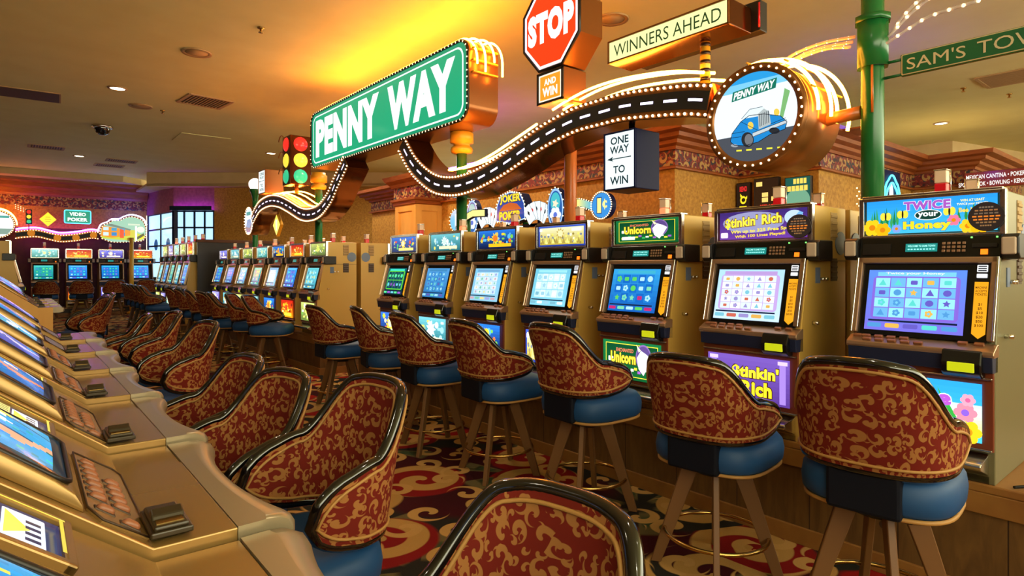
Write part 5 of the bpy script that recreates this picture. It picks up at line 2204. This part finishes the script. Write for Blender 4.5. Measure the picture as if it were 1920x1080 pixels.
for b_ in (20, 60, 100):
    p_ = (-.335 * math.cos(R(b_)), CR + .335 * math.sin(R(b_)))
    MB().tube([(.02, p_[0], p_[1]), (.40, p_[0], p_[1])], .006, n=6).obj('hoop_support', 'yellow_paint', t)
t = thing('support_arm', 'orange lit pipe arm joining the round badge to the green pole', 'arm', (PX, 1.40, 2.20))
MB().tube([(0, -.06, 0), (0, .10, -.005), (.0, .18, -.02), (-.03, .22, -.03)], .036, n=14).obj('pipe', 'pole_orange_lit', t)
# rope lights
for k, (pth, m_) in enumerate((([(1.80, 2.57), (1.71, 2.615), (1.55, 2.635), (1.375, 2.62)], 'rope_tube'), ([(1.80, 2.53), (1.68, 2.58), (1.55, 2.60), (1.375, 2.585)], 'rope_tube'), ([(1.80, 2.50), (1.66, 2.56), (1.5, 2.575), (1.375, 2.55)], 'rope_tube'),
                               ([(1.20, 2.58), (1.13, 2.67), (1.03, 2.74), (.9, 2.78)], 'rope_clear'), ([(1.20, 2.56), (1.10, 2.65), (.98, 2.72)], 'rope_clear'), ([(1.20, 2.52), (1.10, 2.565), (1.0, 2.60), (.81, 2.61)], 'rope_clear'))):
    side = 'glowing orange rope light between the round badge and the green pole' if k < 3 else 'clear rope light fanning out right of the green pole'
    side += [', topmost strand', ', middle strand', ', lowest strand'][k % 3]
    q = spline([(y, z) for y, z in pth], 8)
    c = q[0]
    t = thing('rope_light', side, 'rope light', (PX, 1.2 if k >= 3 else 1.375, c.y), group='rope lights')
    o = t.location
    MB().tube([Vector((PX - .03 * (k % 3), v.x, v.y)) - o for v in q], .0085, n=8).obj('tube', m_, t)
    for p_ in resample([(PX - .03 * (k % 3), v.x, v.y) for v in q], .058)[1:]:
        inst(BULBS, 'bulb', t, p_ - o, scale=(.75,) * 3)

# street name blade
t = thing('street_name_blade', 'green street name blade with pale lettering bracketed to the tall green pole', 'sign', (PX, 1.23, 2.345))
MB().box(-.014, .014, -1.13, -.08, 0, .112, .004).obj('blade', 'pole_green', t)
a = Art(.0012)
a.rrect(.605, .056, 1.04, .106, .006, (196, 176, 130))
a.rrect(.605, .056, 1.03, .096, .006, (22, 92, 50))
a.text("SAM'S", .235, .056, .060, (205, 190, 150), w=.25, bold=.0)
a.text('TOWN', .565, .056, .060, (205, 190, 150), w=.32, bold=.0)
a.build('face', 'art_print', t, frame((-.0145, 0, 0), (0, -1, 0), (0, 0, 1)))
for z in (.09, .012):
    MB().tube([(0, -.0, z), (0, -.09, z)], .008).obj('bracket', 'pole_green', t)

# traffic signal
t = thing('traffic_light', 'brown traffic light box with red, yellow and green lenses on two faces', 'traffic light', (3.47, 9.53, 2.63))
MB().box(-.165, .165, -.17, .17, 0, .76, .01).obj('housing', 'sign_underside', t)
MB().cyl((0, 0, -.12), (0, 0, 0), .03, n=14).obj('stem', 'pole_orange_lit', t)
for i, c in enumerate(((240, 50, 40), (250, 225, 70), (50, 190, 140))):
    m_ = mat('lens_%d' % i, c, .2, emit=c, strength=.85)
    z = .63 - .25 * i
    nm = ['red_lens', 'yellow_lens', 'green_lens'][i]
    MB().ball((0, -.16, z), .112, 1, .42, 1, 24, 14).obj(nm, m_, t)
    MB().ball((-.155, 0, z), .112, .42, 1, 1, 24, 14).obj(nm, m_, t)
    mb = MB()
    mb.tube([(-.24, .122 * math.cos(R(b_)), z + .122 * math.sin(R(b_))) for b_ in range(20, 170, 10)], .008, n=5)
    mb.obj('visor', 'sign_brown', t)

# far end: badge, globe, diamond
t = thing('round_badge_sign', 'small far round badge edged with bulbs at the end of the shorter ribbon', 'sign', (SX, 11.42, 1.93))
MB().cyl((0, 0, .25), (.3, 0, .25), .25, n=36).obj('drum', 'sign_brown', t)
a = Art(.0012)
a.ell(0, 0, .23, .23, (205, 235, 245), 32)
a.poly([(-.2, -.1), (.2, -.04), (.12, -.2), (-.12, -.2)], (90, 110, 125))
a.poly([(-.14, -.1), (-.08, .02), (.1, .03), (.17, -.05), (.06, -.13)], (60, 140, 190))
a.rrect(0, .13, .24, .06, .01, (60, 150, 150))
a.build('face', 'art_lit', t, frame((-.004, 0, .25), (0, -1, 0), (0, 0, 1)))
bulbs(t, [(SX - .012, 11.42 + .24 * math.cos(2 * PI * i / 28), 2.18 + .24 * math.sin(2 * PI * i / 28)) for i in range(28)])
t = thing('globe_lamp', 'white globe lamp on a green post at the far end of the ribbon', 'lamp', (PX, 11.97, .496))
MB().cyl((0, 0, 0), (0, 0, 2.28), .05, n=18).obj('post', 'pole_green', t)
MB().lathe([(.05, 2.1), (.06, 2.2), (.10, 2.3), (.10, 2.33), (0, 2.33)], n=18).obj('cup', 'pole_green', t)
MB().ball((0, 0, 2.42), .115, u=20, v=14).obj('globe', 'globe', t)
t = thing('diamond_sign', 'yellow diamond sign hanging under the shorter ribbon', 'sign', (SX + .1, 10.256, 1.86))
MB().prism([(0, 0), (.19, .19), (0, .38), (-.19, .19)], 0, .05, axis='x', bev=.004).obj('box', 'yellow_paint', t)
a = Art()
a.poly([(0, .02), (.17, .19), (0, .36), (-.17, .19)], (245, 235, 90))
a.poly([(-.03, .1), (.03, .1), (.05, .28), (-.05, .28)], (250, 245, 190))
a.build('face', 'art_lit', t, frame((-.003, 0, 0), (0, -1, 0), (0, 0, 1)))
MB().cyl((.025, 0, .37), (.025, 0, .55), .012, n=8).obj('hanger', 'sign_brown', t)

# ============================================================ signs behind the near bank
t = thing('marquee_sign', 'blue marquee sign reading JOKER POKER with playing cards', 'sign', (5.2, 6.34, 0))
o = t.location
for y in (-.2, .2):
    MB().cyl((.1, y, 0), (.1, y, 1.95), .04, n=14).obj('post', 'pole_green', t)
out = [(-.32, 1.98), (-.30, 2.2), (-.22, 2.33), (0, 2.38), (.22, 2.33), (.30, 2.2), (.32, 1.98), (0, 1.93)]
MB().prism(out, 0, .14, axis='x').obj('box', 'navy_box', t)
a = Art(.001)
a.poly([(y * .97, 2.16 + (z - 2.16) * .96) for y, z in out], (210, 235, 250))
a.poly([(y * .93, 2.16 + (z - 2.16) * .90) for y, z in out], (40, 70, 150))
a.poly([(-.24, 2.12), (-.14, 2.20), (0, 2.225), (.14, 2.20), (.24, 2.12)], (190, 90, 40))
a.text('JOKER', 0, 2.27, .13, (250, 215, 60), w=.44, bold=.05, outline=(60, 20, 10))
a.text('POKER', 0, 2.05, .12, (250, 205, 50), w=.46, bold=.05, outline=(60, 20, 10))
a.build('face', 'art_lit', t, frame((-.003, 0, 0), (0, -1, 0), (0, 0, 1)))
bulbs(t, [(5.19, 6.34 + y, z) for y, z in [(p.x, p.y) for p in resample([(p_[0], p_[1], 0) for p_ in out], .05)]], scale=.9)
for s, lb in ((1, 'fan of playing cards at the left of the JOKER POKER sign'), (-1, 'fan of playing cards at the right of the JOKER POKER sign')):
    c = thing('card_fan_sign', lb, 'sign', (5.2, 6.34 + s * .52, 1.86), group='card fans')
    for i in range(5):
        a_ = R((i - 2) * 17)
        M = Matrix.Translation((.004 * i, 0, -.02)) @ Matrix.Rotation(a_, 4, 'X')
        k = MB()
        k.box(0, .003, -.075, .075, .12, .36, .001, 1, M=M)
        cd = k.obj('playing_card', 'sign_black', c)
        b = Art()
        b.rrect(0, .24, .146, .236, .012, (225, 240, 245))
        b.poly([(-.02, .26), (0, .30), (.02, .26), (0, .22)], (210, 40, 40) if i % 2 else (30, 40, 50))
        b.rect(-.055, .335, .018, .02, (30, 40, 60))
        b.build('card_face', 'art_lit', cd, M @ frame((-.001, 0, 0), (0, -1, 0), (0, 0, 1)))
    MB().cyl((.05, 0, -.0), (.05, 0, .14), .02, n=10).obj('bracket', 'navy_box', c)
    MB().box(.03, .07, -s * .40 if s > 0 else .0, 0 if s > 0 else .40, .02, .06).obj('cross_arm', 'navy_box', c)
    e = thing('jester_medallion', lb.replace('fan of playing cards', 'bulb edged oval medallion').replace('at the', 'at the outer'), 'sign', (5.2, 6.34 + s * .88, 1.80), group='oval medallions')
    ov = [(.15 * math.cos(2 * PI * i / 32), .28 + .26 * math.sin(2 * PI * i / 32)) for i in range(32)]
    MB().prism(ov, 0, .08, axis='x').obj('box', 'navy_box', e)
    MB().box(.03, .06, min(0, -s * .5), max(0, -s * .5), .08, .12).obj('cross_arm', 'navy_box', e)
    b = Art()
    b.ell(0, .28, .14, .25, (150, 190, 230), 28)
    b.ell(0, .28, .12, .22, (40, 90, 160), 28)
    b.ell(0, .36, .085, .12, (70, 180, 190), 20)
    b.flower(0, .2, .10, 6, (225, 235, 250), (90, 110, 200))
    b.star(0, .34, .06, .03, 5, (240, 220, 190))
    b.build('face', 'art_lit', e, frame((-.003, 0, 0), (0, -1, 0), (0, 0, 1)))
    bulbs(e, [Vector((-.01, y, z)) + e.location for y, z in ov[::2]], scale=.8)

t = thing('penny_sign', 'blue oval sign reading 1 cent at the end of a pale wavy ribbon', 'sign', (5.2, 4.70, 0))
ov = [(.15 * math.cos(2 * PI * i / 36), 2.06 + .15 * math.sin(2 * PI * i / 36)) for i in range(36)]
MB().prism(ov, 0, .08, axis='x').obj('box', 'navy_box', t)
a = Art()
a.ell(0, 2.06, .142, .142, (60, 140, 210), 32)
a.text('1', -.035, 2.06, .17, (245, 230, 140), w=.06, bold=.05, outline=(30, 60, 120))
a.text('c', .05, 2.07, .085, (245, 230, 140), w=.07, bold=.03)
a.line(.05, 2.01, .05, 2.13, .012, (245, 230, 140))
a.build('face', 'art_lit', t, frame((-.003, 0, 0), (0, -1, 0), (0, 0, 1)))
bulbs(t, [(5.19, 4.70 + y * 1.03, 2.06 + (z - 2.06) * 1.03) for y, z in ov[::1]], scale=.75)
wv = [(.13, 2.05), (.25, 2.09), (.38, 2.12), (.5, 2.11), (.62, 2.07)]
P = spline(wv, 6)
mb = MB()
poly = [(p.x, p.y + .05) for p in P] + [(p.x, p.y - .05) for p in P[::-1]]
mb.prism(poly, .02, .07, axis='x')
mb.obj('ribbon', 'navy_box', t)
a = Art()
for p0, p1 in zip(P, P[1:]):
    k = (p0.x - .13) / .5
    a._add([(-p0.x, p0.y - .042), (-p1.x, p1.y - .042), (-p1.x, p1.y + .042), (-p0.x, p0.y + .042)], [(3, 2, 1, 0)], (int(70 + 170 * min(1, k * 2)), 170 + int(55 * min(1, k * 2)), 220 - int(90 * min(1, 2 * k))))
a.build('ribbon_face', 'art_lit', t, frame((.016, 0, 0), (0, -1, 0), (0, 0, 1)))
bulbs(t, [(5.205, 4.70 + p.x, p.y + s * .052) for s in (-1, 1) for p in resample([(q_.x, q_.y, 0) for q_ in P], .04)], scale=.7)
MB().cyl((.1, .45, 0), (.1, .45, 2.06), .03, n=12).obj('post', 'pole_green', t)
MB().box(.08, .1, .0, .47, 2.03, 2.06).obj('cross_arm', 'navy_box', t)

t = thing('penny_sign', 'small blue oval bulb sign with a pale ribbon, left of the JOKER POKER sign', 'sign', (4.6, 6.75, 0))
MB().prism([(y, z - .08) for y, z in ov], 0, .08, axis='x').obj('box', 'navy_box', t)
a = Art()
a.ell(0, 1.98, .142, .142, (120, 190, 225), 32)
a.text('1', 0, 1.98, .17, (230, 245, 250), w=.06, bold=.05)
a.build('face', 'art_lit', t, frame((-.003, 0, 0), (0, -1, 0), (0, 0, 1)))
bulbs(t, [(4.59, 6.75 + y, z - .08) for y, z in ov[::2]], scale=.75)
poly = [(-.12, 1.94), (-.35, 2.0), (-.62, 1.99), (-.62, 2.09), (-.35, 2.1), (-.12, 2.04)]
MB().prism(poly, .02, .06, axis='x').obj('ribbon', 'navy_box', t)
a = Art()
a.poly([(-y, z) for y, z in [(-.13, 1.95), (-.35, 2.01), (-.61, 2.0), (-.61, 2.08), (-.35, 2.09), (-.13, 2.03)]], (235, 225, 140))
a.build('ribbon_face', 'art_lit', t, frame((.015, 0, 0), (0, -1, 0), (0, 0, 1)))
MB().cyl((.06, -.2, 0), (.06, -.2, 2.0), .03, n=12).obj('post', 'pole_green', t)

# menu boards on the kiosk wall
def d_menu(k):
    def f(a, w, h):
        if k == 0:
            a.rect(0, 0, w, h, (36, 22, 14))
            a.text('KENO', 0, h * .33, h * .16, (220, 40, 40), w=w * .6, bold=.04)
            a.ell(0, h * .0, w * .26, h * .12, (245, 215, 40), 18)
            a.ell(w * .02, h * .0, w * .16, h * .06, (36, 22, 14), 18)
            a.leaf(-w * .1, h * .05, -w * .25, h * .2, .015, (245, 215, 40))
            a.leaf(w * .2, 0, w * .34, h * .12, .015, (245, 215, 40))
            a.rect(0, -h * .22, w * .6, h * .07, (245, 215, 40))
            a.rect(0, -h * .32, w * .36, h * .06, (245, 215, 40))
        elif k == 1:
            a.rect(0, 0, w, h, (44, 26, 14))
            for i, (x, y) in enumerate(((-.3, .36), (-.05, .06), (-.05, -.08), (.35, -.06))):
                a.rect(w * x, h * y, w * .26, h * .12, (250, 205, 110))
            a.text('KENO', w * .05, -h * .28, h * .15, (225, 50, 40), w=w * .6, bold=.05)
        else:
            a.rect(0, 0, w, h, (26, 84, 74))
            a.ell(0, -h * .1, w * .5, h * .32, (110, 160, 130), 26)
            for i in range(4):
                a.rect(w * (-.12 + i * .14), h * .40, w * .11, h * .13, (250, 210, 90))
            for i in range(5):
                a.rect(w * (-.34 + i * .17), h * .22, w * .14, h * .13, (250, 210, 90))
            a.rrect(-w * .2, -h * .34, w * .4, h * .14, .03, (240, 110, 70))
            a.rrect(w * .25, -h * .32, w * .34, h * .14, .03, (240, 90, 50))
    return f


for k, (y0, y1, z0, z1, lb) in enumerate(((4.28, 4.47, 2.03, 2.50, 'narrow dark menu board with red and yellow lettering beside the wall corner'),
                                          (3.88, 4.22, 2.03, 2.53, 'dark menu board with amber blocks and a red KENO line'),
                                          (3.47, 3.80, 1.98, 2.50, 'green menu board with yellow lettering nearest the blue lit corner'))):
    box_sign('menu_board', lb, y0, y1, z0, z1, .06, 'cabinet_black', d_menu(k), 'cabinet_black', .008, x=7.685, fm='art_lit', group='menu boards')

t = thing('bulb_spray_sign', 'spray of tiny amber bulbs in front of the blue lit wall', 'sign', (8.95, 3.30, 2.05))
MB().box(-.15, .1, .0, .1, -.06, -.03).obj('bracket', 'cabinet_black', t)
q = []
for i in range(4):
    for j in range(7):
        q.append(Vector((.05 - .07 * j, -.02, .05 * i + .045 * j * (.3 + .2 * i) - .05)) + t.location)
for i in range(14):
    q.append(Vector((.1 + .03 * (i % 3), -.02, -.12 + .035 * i)) + t.location)
bulbs(t, q, scale=1.0)
t = thing('neon_arch_sign', 'cyan neon arch sign on the blue wall right of the green pole', 'sign', (9.95, 3.34, 2.2), scale=1.15)
MB().box(-.34, .34, .0, .06, -.05, .5, .02).obj('backing', 'navy_box', t)
for k in range(2):
    r_ = .32 - .07 * k
    MB().tube([(-r_ * math.cos(R(b_)) * (1 if b_ < 60 or b_ > 120 else .8), -.015, r_ * 1.35 * math.sin(R(b_)) ** 1.4) for b_ in range(0, 181, 9)], .012, n=6).obj('neon_tube', 'neon_cyan', t)
a = Art()
a.ell(0, .2, .07, .13, (235, 245, 250), 20)
a.rrect(0, .02, .3, .08, .03, (230, 220, 140))
a.build('face', 'art_lit', t, face_y(-.004))
t = thing('directory_sign', 'dark red directory sign reading MEXICAN CANTINA POKER over SPORTS BOOK BOWLING KENO', 'sign', (10.6, 2.0, 2.47))
MB().box(0, .1, -.7, .62, 0, .235, .006).obj('box', 'sign_underside', t)
MB().cyl((.05, -.2, -1.97), (.05, -.2, .0), .04, n=12).obj('post', 'cabinet_black', t)
a = Art()
a.rect(-.04 + .08, .118, 1.3, .225, (110, 40, 26))
a.text('MEXICAN CANTINA \u2022 POKER', -.26, .165, .062, (245, 235, 225), w=.66, bold=.02)
a.text('SPORTS BOOK \u2022 BOWLING \u2022 KENO', -.30, .065, .062, (245, 235, 225), w=.76, bold=.02)
a.build('face', 'art_lit', t, frame((-.003, 0, 0), (0, -1, 0), (0, 0, 1)))

# ============================================================ signs along the back wall
FY = 21.0
t = thing('wall_sign', 'green neon framed sign reading VIDEO POKER on the back wall', 'sign', (1.457, FY, 2.58))
MB().box(-.3, .3, 0, .14, 0, .36, .01).obj('box', 'pole_green', t)
a = Art(.002)
a.rrect(0, .18, .56, .32, .03, (25, 140, 110))
a.text('VIDEO', 0, .255, .10, (250, 255, 250), w=.38, bold=.05)
a.text('POKER', 0, .105, .10, (250, 255, 250), w=.46, bold=.05)
a.build('face', 'art_lit', t, face_y(-.004))
MB().tube([(x, -.02, z) for x, z in rr_pts(0, .18, .6, .36, .04)], .014, True, 6).obj('neon_frame', 'neon_cyan', t)
MB().box(-.05, .05, .14, .62, .1, .2).obj('wall_bracket', 'cabinet_black', t)
t = thing('diamond_sign', 'bright yellow diamond sign on the back wall', 'sign', (.79, FY, 2.45))
MB().prism([(0, 0), (.2, .21), (0, .42), (-.2, .21)], 0, .05, axis='y', bev=.004).obj('box', 'yellow_paint', t)
a = Art(.002)
a.poly([(0, .015), (.188, .21), (0, .405), (-.188, .21)], (250, 225, 40))
for i in range(3):
    a.rect(0, .27 - i * .06, .14 - .03 * abs(i - 1), .02, (200, 160, 30))
a.build('face', 'art_lit', t, face_y(-.004))
MB().box(-.02, .02, .05, .62, .18, .24).obj('wall_bracket', 'cabinet_black', t)
t = thing('traffic_light', 'tiny traffic light on a thin post above the back wall road', 'traffic light', (.38, FY, 2.35))
MB().box(-.07, .07, -.03, .06, .16, .56, .01).obj('housing', 'sign_black', t)
MB().cyl((0, .02, 0), (0, .02, .16), .012, n=8).obj('post', 'sign_brown', t)
for i in range(3):
    MB().ball((0, -.03, .49 - .13 * i), .05, 1, .5, 1, 14, 8).obj(['red_lens', 'yellow_lens', 'green_lens'][i], MATS['lens_%d' % i], t)
fp = [(.105, 2.21), (.28, 2.245), (.56, 2.265), (.854, 2.19), (1.09, 2.145), (1.456, 2.19), (1.767, 2.265), (1.95, 2.25)]
P = spline(fp, 8)
t = thing('road_ribbon_sign', 'wavy bulb edged road ribbon along the back wall with amber discs', 'sign', (1.05, FY + .05, 2.05))
o = t.location
MB().prism([(p.x - o.x, p.y + .11 - o.z) for p in P] + [(p.x - o.x, p.y - .11 - o.z) for p in P[::-1]], 0, .12, axis='y').obj('channel', 'sign_underside', t)
MB().prism([(p.x - o.x, p.y + .06 - o.z) for p in P] + [(p.x - o.x, p.y - .06 - o.z) for p in P[::-1]], -.01, 0, axis='y').obj('road_face', 'road_black', t)
MB().box(-.05, .05, .12, .57, .08, .14).obj('wall_bracket', 'cabinet_black', t)
bulbs(t, [(p.x, FY + .03, p.y + s * .09) for s in (-1, 1) for p in resample([(q_.x, q_.y, 0) for q_ in P], .062)], scale=1.3)
for x, z in ((.43, 2.27), (1.0, 2.16), (1.42, 2.18), (1.83, 2.26)):
    MB().cyl((x - o.x, -.03, z - o.z), (x - o.x, 0, z - o.z), .085, n=20).obj('amber_disc', 'orange_tag', t)
q = [(x, z + .17) for x, z in fp]
MB().tube([(p.x - o.x, .2, p.y - o.z) for p in spline(q, 5)], .02, n=6).obj('neon_tube', 'neon_violet', t)
MB().tube([(p.x - o.x, .27, p.y - o.z - .03) for p in spline(q, 5)], .02, n=6).obj('neon_tube', 'neon_pink', t)
t = thing('round_badge_sign', 'large white round badge edged with bulbs at the far left', 'sign', (-.27, FY, 2.12))
MB().cyl((0, 0, .36), (0, .2, .36), .36, n=40).obj('drum', 'sign_brown', t)
a = Art(.002)
a.ell(0, .36, .33, .33, (235, 245, 240), 36)
a.poly([(-.3, .25), (.31, .25), (.2, .1), (-.2, .1)], (110, 140, 130))
a.rrect(.1, .56, .28, .06, .01, (60, 150, 140))
a.build('face', 'art_lit', t, face_y(-.004))
MB().cyl((0, .2, .36), (0, .6, .36), .05, n=10).obj('wall_bracket', 'cabinet_black', t)
bulbs(t, [(-.27 + .35 * math.cos(2 * PI * i / 40), FY - .015, 2.48 + .35 * math.sin(2 * PI * i / 40)) for i in range(40)], scale=1.2)
for k in range(2):
    MB().tube([(.40 * math.cos(R(b_)), .05 + .08 * k, .36 + (.40 + .03 * k) * math.sin(R(b_))) for b_ in range(0, 130, 8)], .016, n=6).obj('neon_hoop', 'neon_amber', t)
q = [Vector((.10 + .055 * i, 21.05, 2.93 - .03 * i + .05 * j)) for i in range(6) for j in range(3)]
bulbs(t, q, scale=1.0)
# cloud shaped picture sign on a golden post
t = thing('picture_sign', 'cloud shaped bulb edged sign picturing a motel, on a golden post by the window', 'sign', (2.56, FY, .0))
cl = [(-.54, 2.16), (-.60, 2.35), (-.52, 2.55), (-.38, 2.62), (-.28, 2.70), (-.1, 2.72), (.0, 2.78), (.16, 2.84), (.34, 2.82), (.48, 2.74), (.56, 2.58), (.58, 2.38), (.54, 2.2), (.44, 2.12), (.1, 2.08), (-.3, 2.07)]
cp = [(p.x, p.y) for p in spline(cl + [cl[0]], 4)][:-1]
MB().prism(cp, 0, .15, axis='y').obj('box', 'sign_brown', t)
a = Art(.002)
sc2 = lambda pts, k: [(x * k, 2.42 + (z - 2.42) * k) for x, z in pts]
a.poly(sc2(cp, .95), (150, 195, 170))
a.poly([(-.55, 2.18), (.3, 2.12), (.5, 2.3), (.2, 2.4), (-.5, 2.35)], (190, 200, 60))
a.poly([(-.56, 2.25), (-.53, 2.54), (.16, 2.44), (.16, 2.28), (-.3, 2.2)], (225, 140, 40))
a.poly([(-.52, 2.58), (-.3, 2.60), (.18, 2.46), (.16, 2.42)], (110, 130, 120))
for i in range(3):
    x = -.5 + i * .2
    a.rect(x + .06, 2.46 - i * .015, .13, .09, (60, 150, 190) if i else (190, 220, 230))
    a.rect(x + .06, 2.31 - i * .0, .13, .10, (50, 130, 190) if i else (200, 225, 230))
a.poly([(-.1, 2.2), (.0, 2.2), (.0, 2.44), (-.1, 2.46)], (225, 80, 40))
a.rect(.22, 2.34, .12, .2, (200, 190, 60))
a.poly([(.28, 2.12), (.33, 2.12), (.33, 2.56), (.28, 2.56)], (250, 250, 235))
a.poly([(.33, 2.16), (.52, 2.28), (.5, 2.36), (.33, 2.24)], (80, 80, 40))
a.poly([(.34, 2.12), (.5, 2.2), (.53, 2.3), (.4, 2.2)], (240, 215, 30))
a.ell(.42, 2.46, .1, .09, (245, 245, 210), 16)
a.rect(.25, 2.6, .3, .05, (200, 215, 190))
a.build('face', 'art_lit', t, face_y(-.004))
bulbs(t, [(2.56 + x, FY - .015, z) for x, z in [(p.x, p.y) for p in resample([(x, z, 0) for x, z in sc2(cp, .98)], .075)]], scale=1.3)
tp = [(x * 1.06, 2.42 + (z - 2.42) * 1.1) for x, z in cl[1:11]]
for k in range(2):
    MB().tube([(p.x, .05 + .07 * k, p.y + .015) for p in spline(tp, 5)], .018, n=6).obj('neon_tube', 'neon_white', t)
MB().cyl((.14, -.42, .05), (.14, -.42, 2.2), .055, n=16).obj('post', 'yellow_paint', t)
MB().box(.08, .2, -.42, .02, 2.12, 2.2).obj('bracket', 'yellow_paint', t)
MB().lathe([(0, 0), (.12, 0), (.12, .05), (.055, .08), (0, .08)], c=(.14, -.42, 0), n=16).obj('base_flange', 'yellow_paint', t)

# coloured neon hidden on the ledges of the mouldings
t = thing('cove_neon', 'blue neon tube behind the cloud shaped sign on the back wall', 'neon tube', (2.45, 21.3, 2.72), group='cove neon tubes')
MB().tube([(-.15, 0, 0), (.55, 0, 0)], .02, n=6).obj('tube', 'neon_blue', t)
MB().box(-.15, .55, .02, .3, -.02, .0).obj('bracket', 'cornice_wood', t)
t = thing('cove_neon', 'violet neon tube behind the cloud shaped sign beside the window bay', 'neon tube', (2.95, 21.3, 2.2), group='cove neon tubes')
MB().tube([(.08, 0, 0), (.08, 0, .5)], .02, n=6).obj('tube', 'neon_violet', t)
MB().box(.06, .1, .02, .3, .2, .24).obj('bracket', 'cornice_wood', t)
t = thing('cove_neon', 'blue neon tube on the kiosk cornice behind the round badge', 'neon tube', (7.9, 2.86, 2.98), group='cove neon tubes')
MB().tube([(-.25, 0, .02), (.2, 0, .02)], .02, n=6).obj('tube', 'neon_blue', t)
MB().box(-.25, .2, .02, .3, -.0, .02).obj('tray', 'cornice_wood', t)
t = thing('cove_neon', 'violet neon tube along the kiosk cornice behind the cards', 'neon tube', (5.93, 8.4, 3.06), group='cove neon tubes')
MB().tube([(.03, -1.2, .02), (.03, 1.1, .02)], .02, n=6).obj('tube', 'neon_violet', t)
MB().box(0, .1, -1.2, 1.1, -.02, .0).obj('tray', 'cornice_wood', t)

t = thing('cove_neon', 'violet neon tube behind a valance above the bay window', 'neon tube', (3.975, 18.885, 2.99), -.687, group='cove neon tubes')
MB().tube([(-.55, -.13, 0), (.55, -.13, 0)], .018, n=6).obj('tube', 'neon_violet', t)
MB().box(-.58, .58, -.19, -.17, -.06, .06).obj('valance', 'window_frame', t)
MB().box(-.58, .58, -.17, .0, -.06, -.045).obj('shelf', 'window_frame', t)

tag(MB().tube([(3.0, .58, .505), (3.12, .50, .508), (3.25, .43, .53), (3.33, .40, .62), (3.36, .40, .9), (3.36, .405, 1.2), (3.38, .42, 1.36)], .006, n=6).obj('power_cable', 'cable'), 'thin black power cable looping beside the right flank of the nearest machine', 'cable')
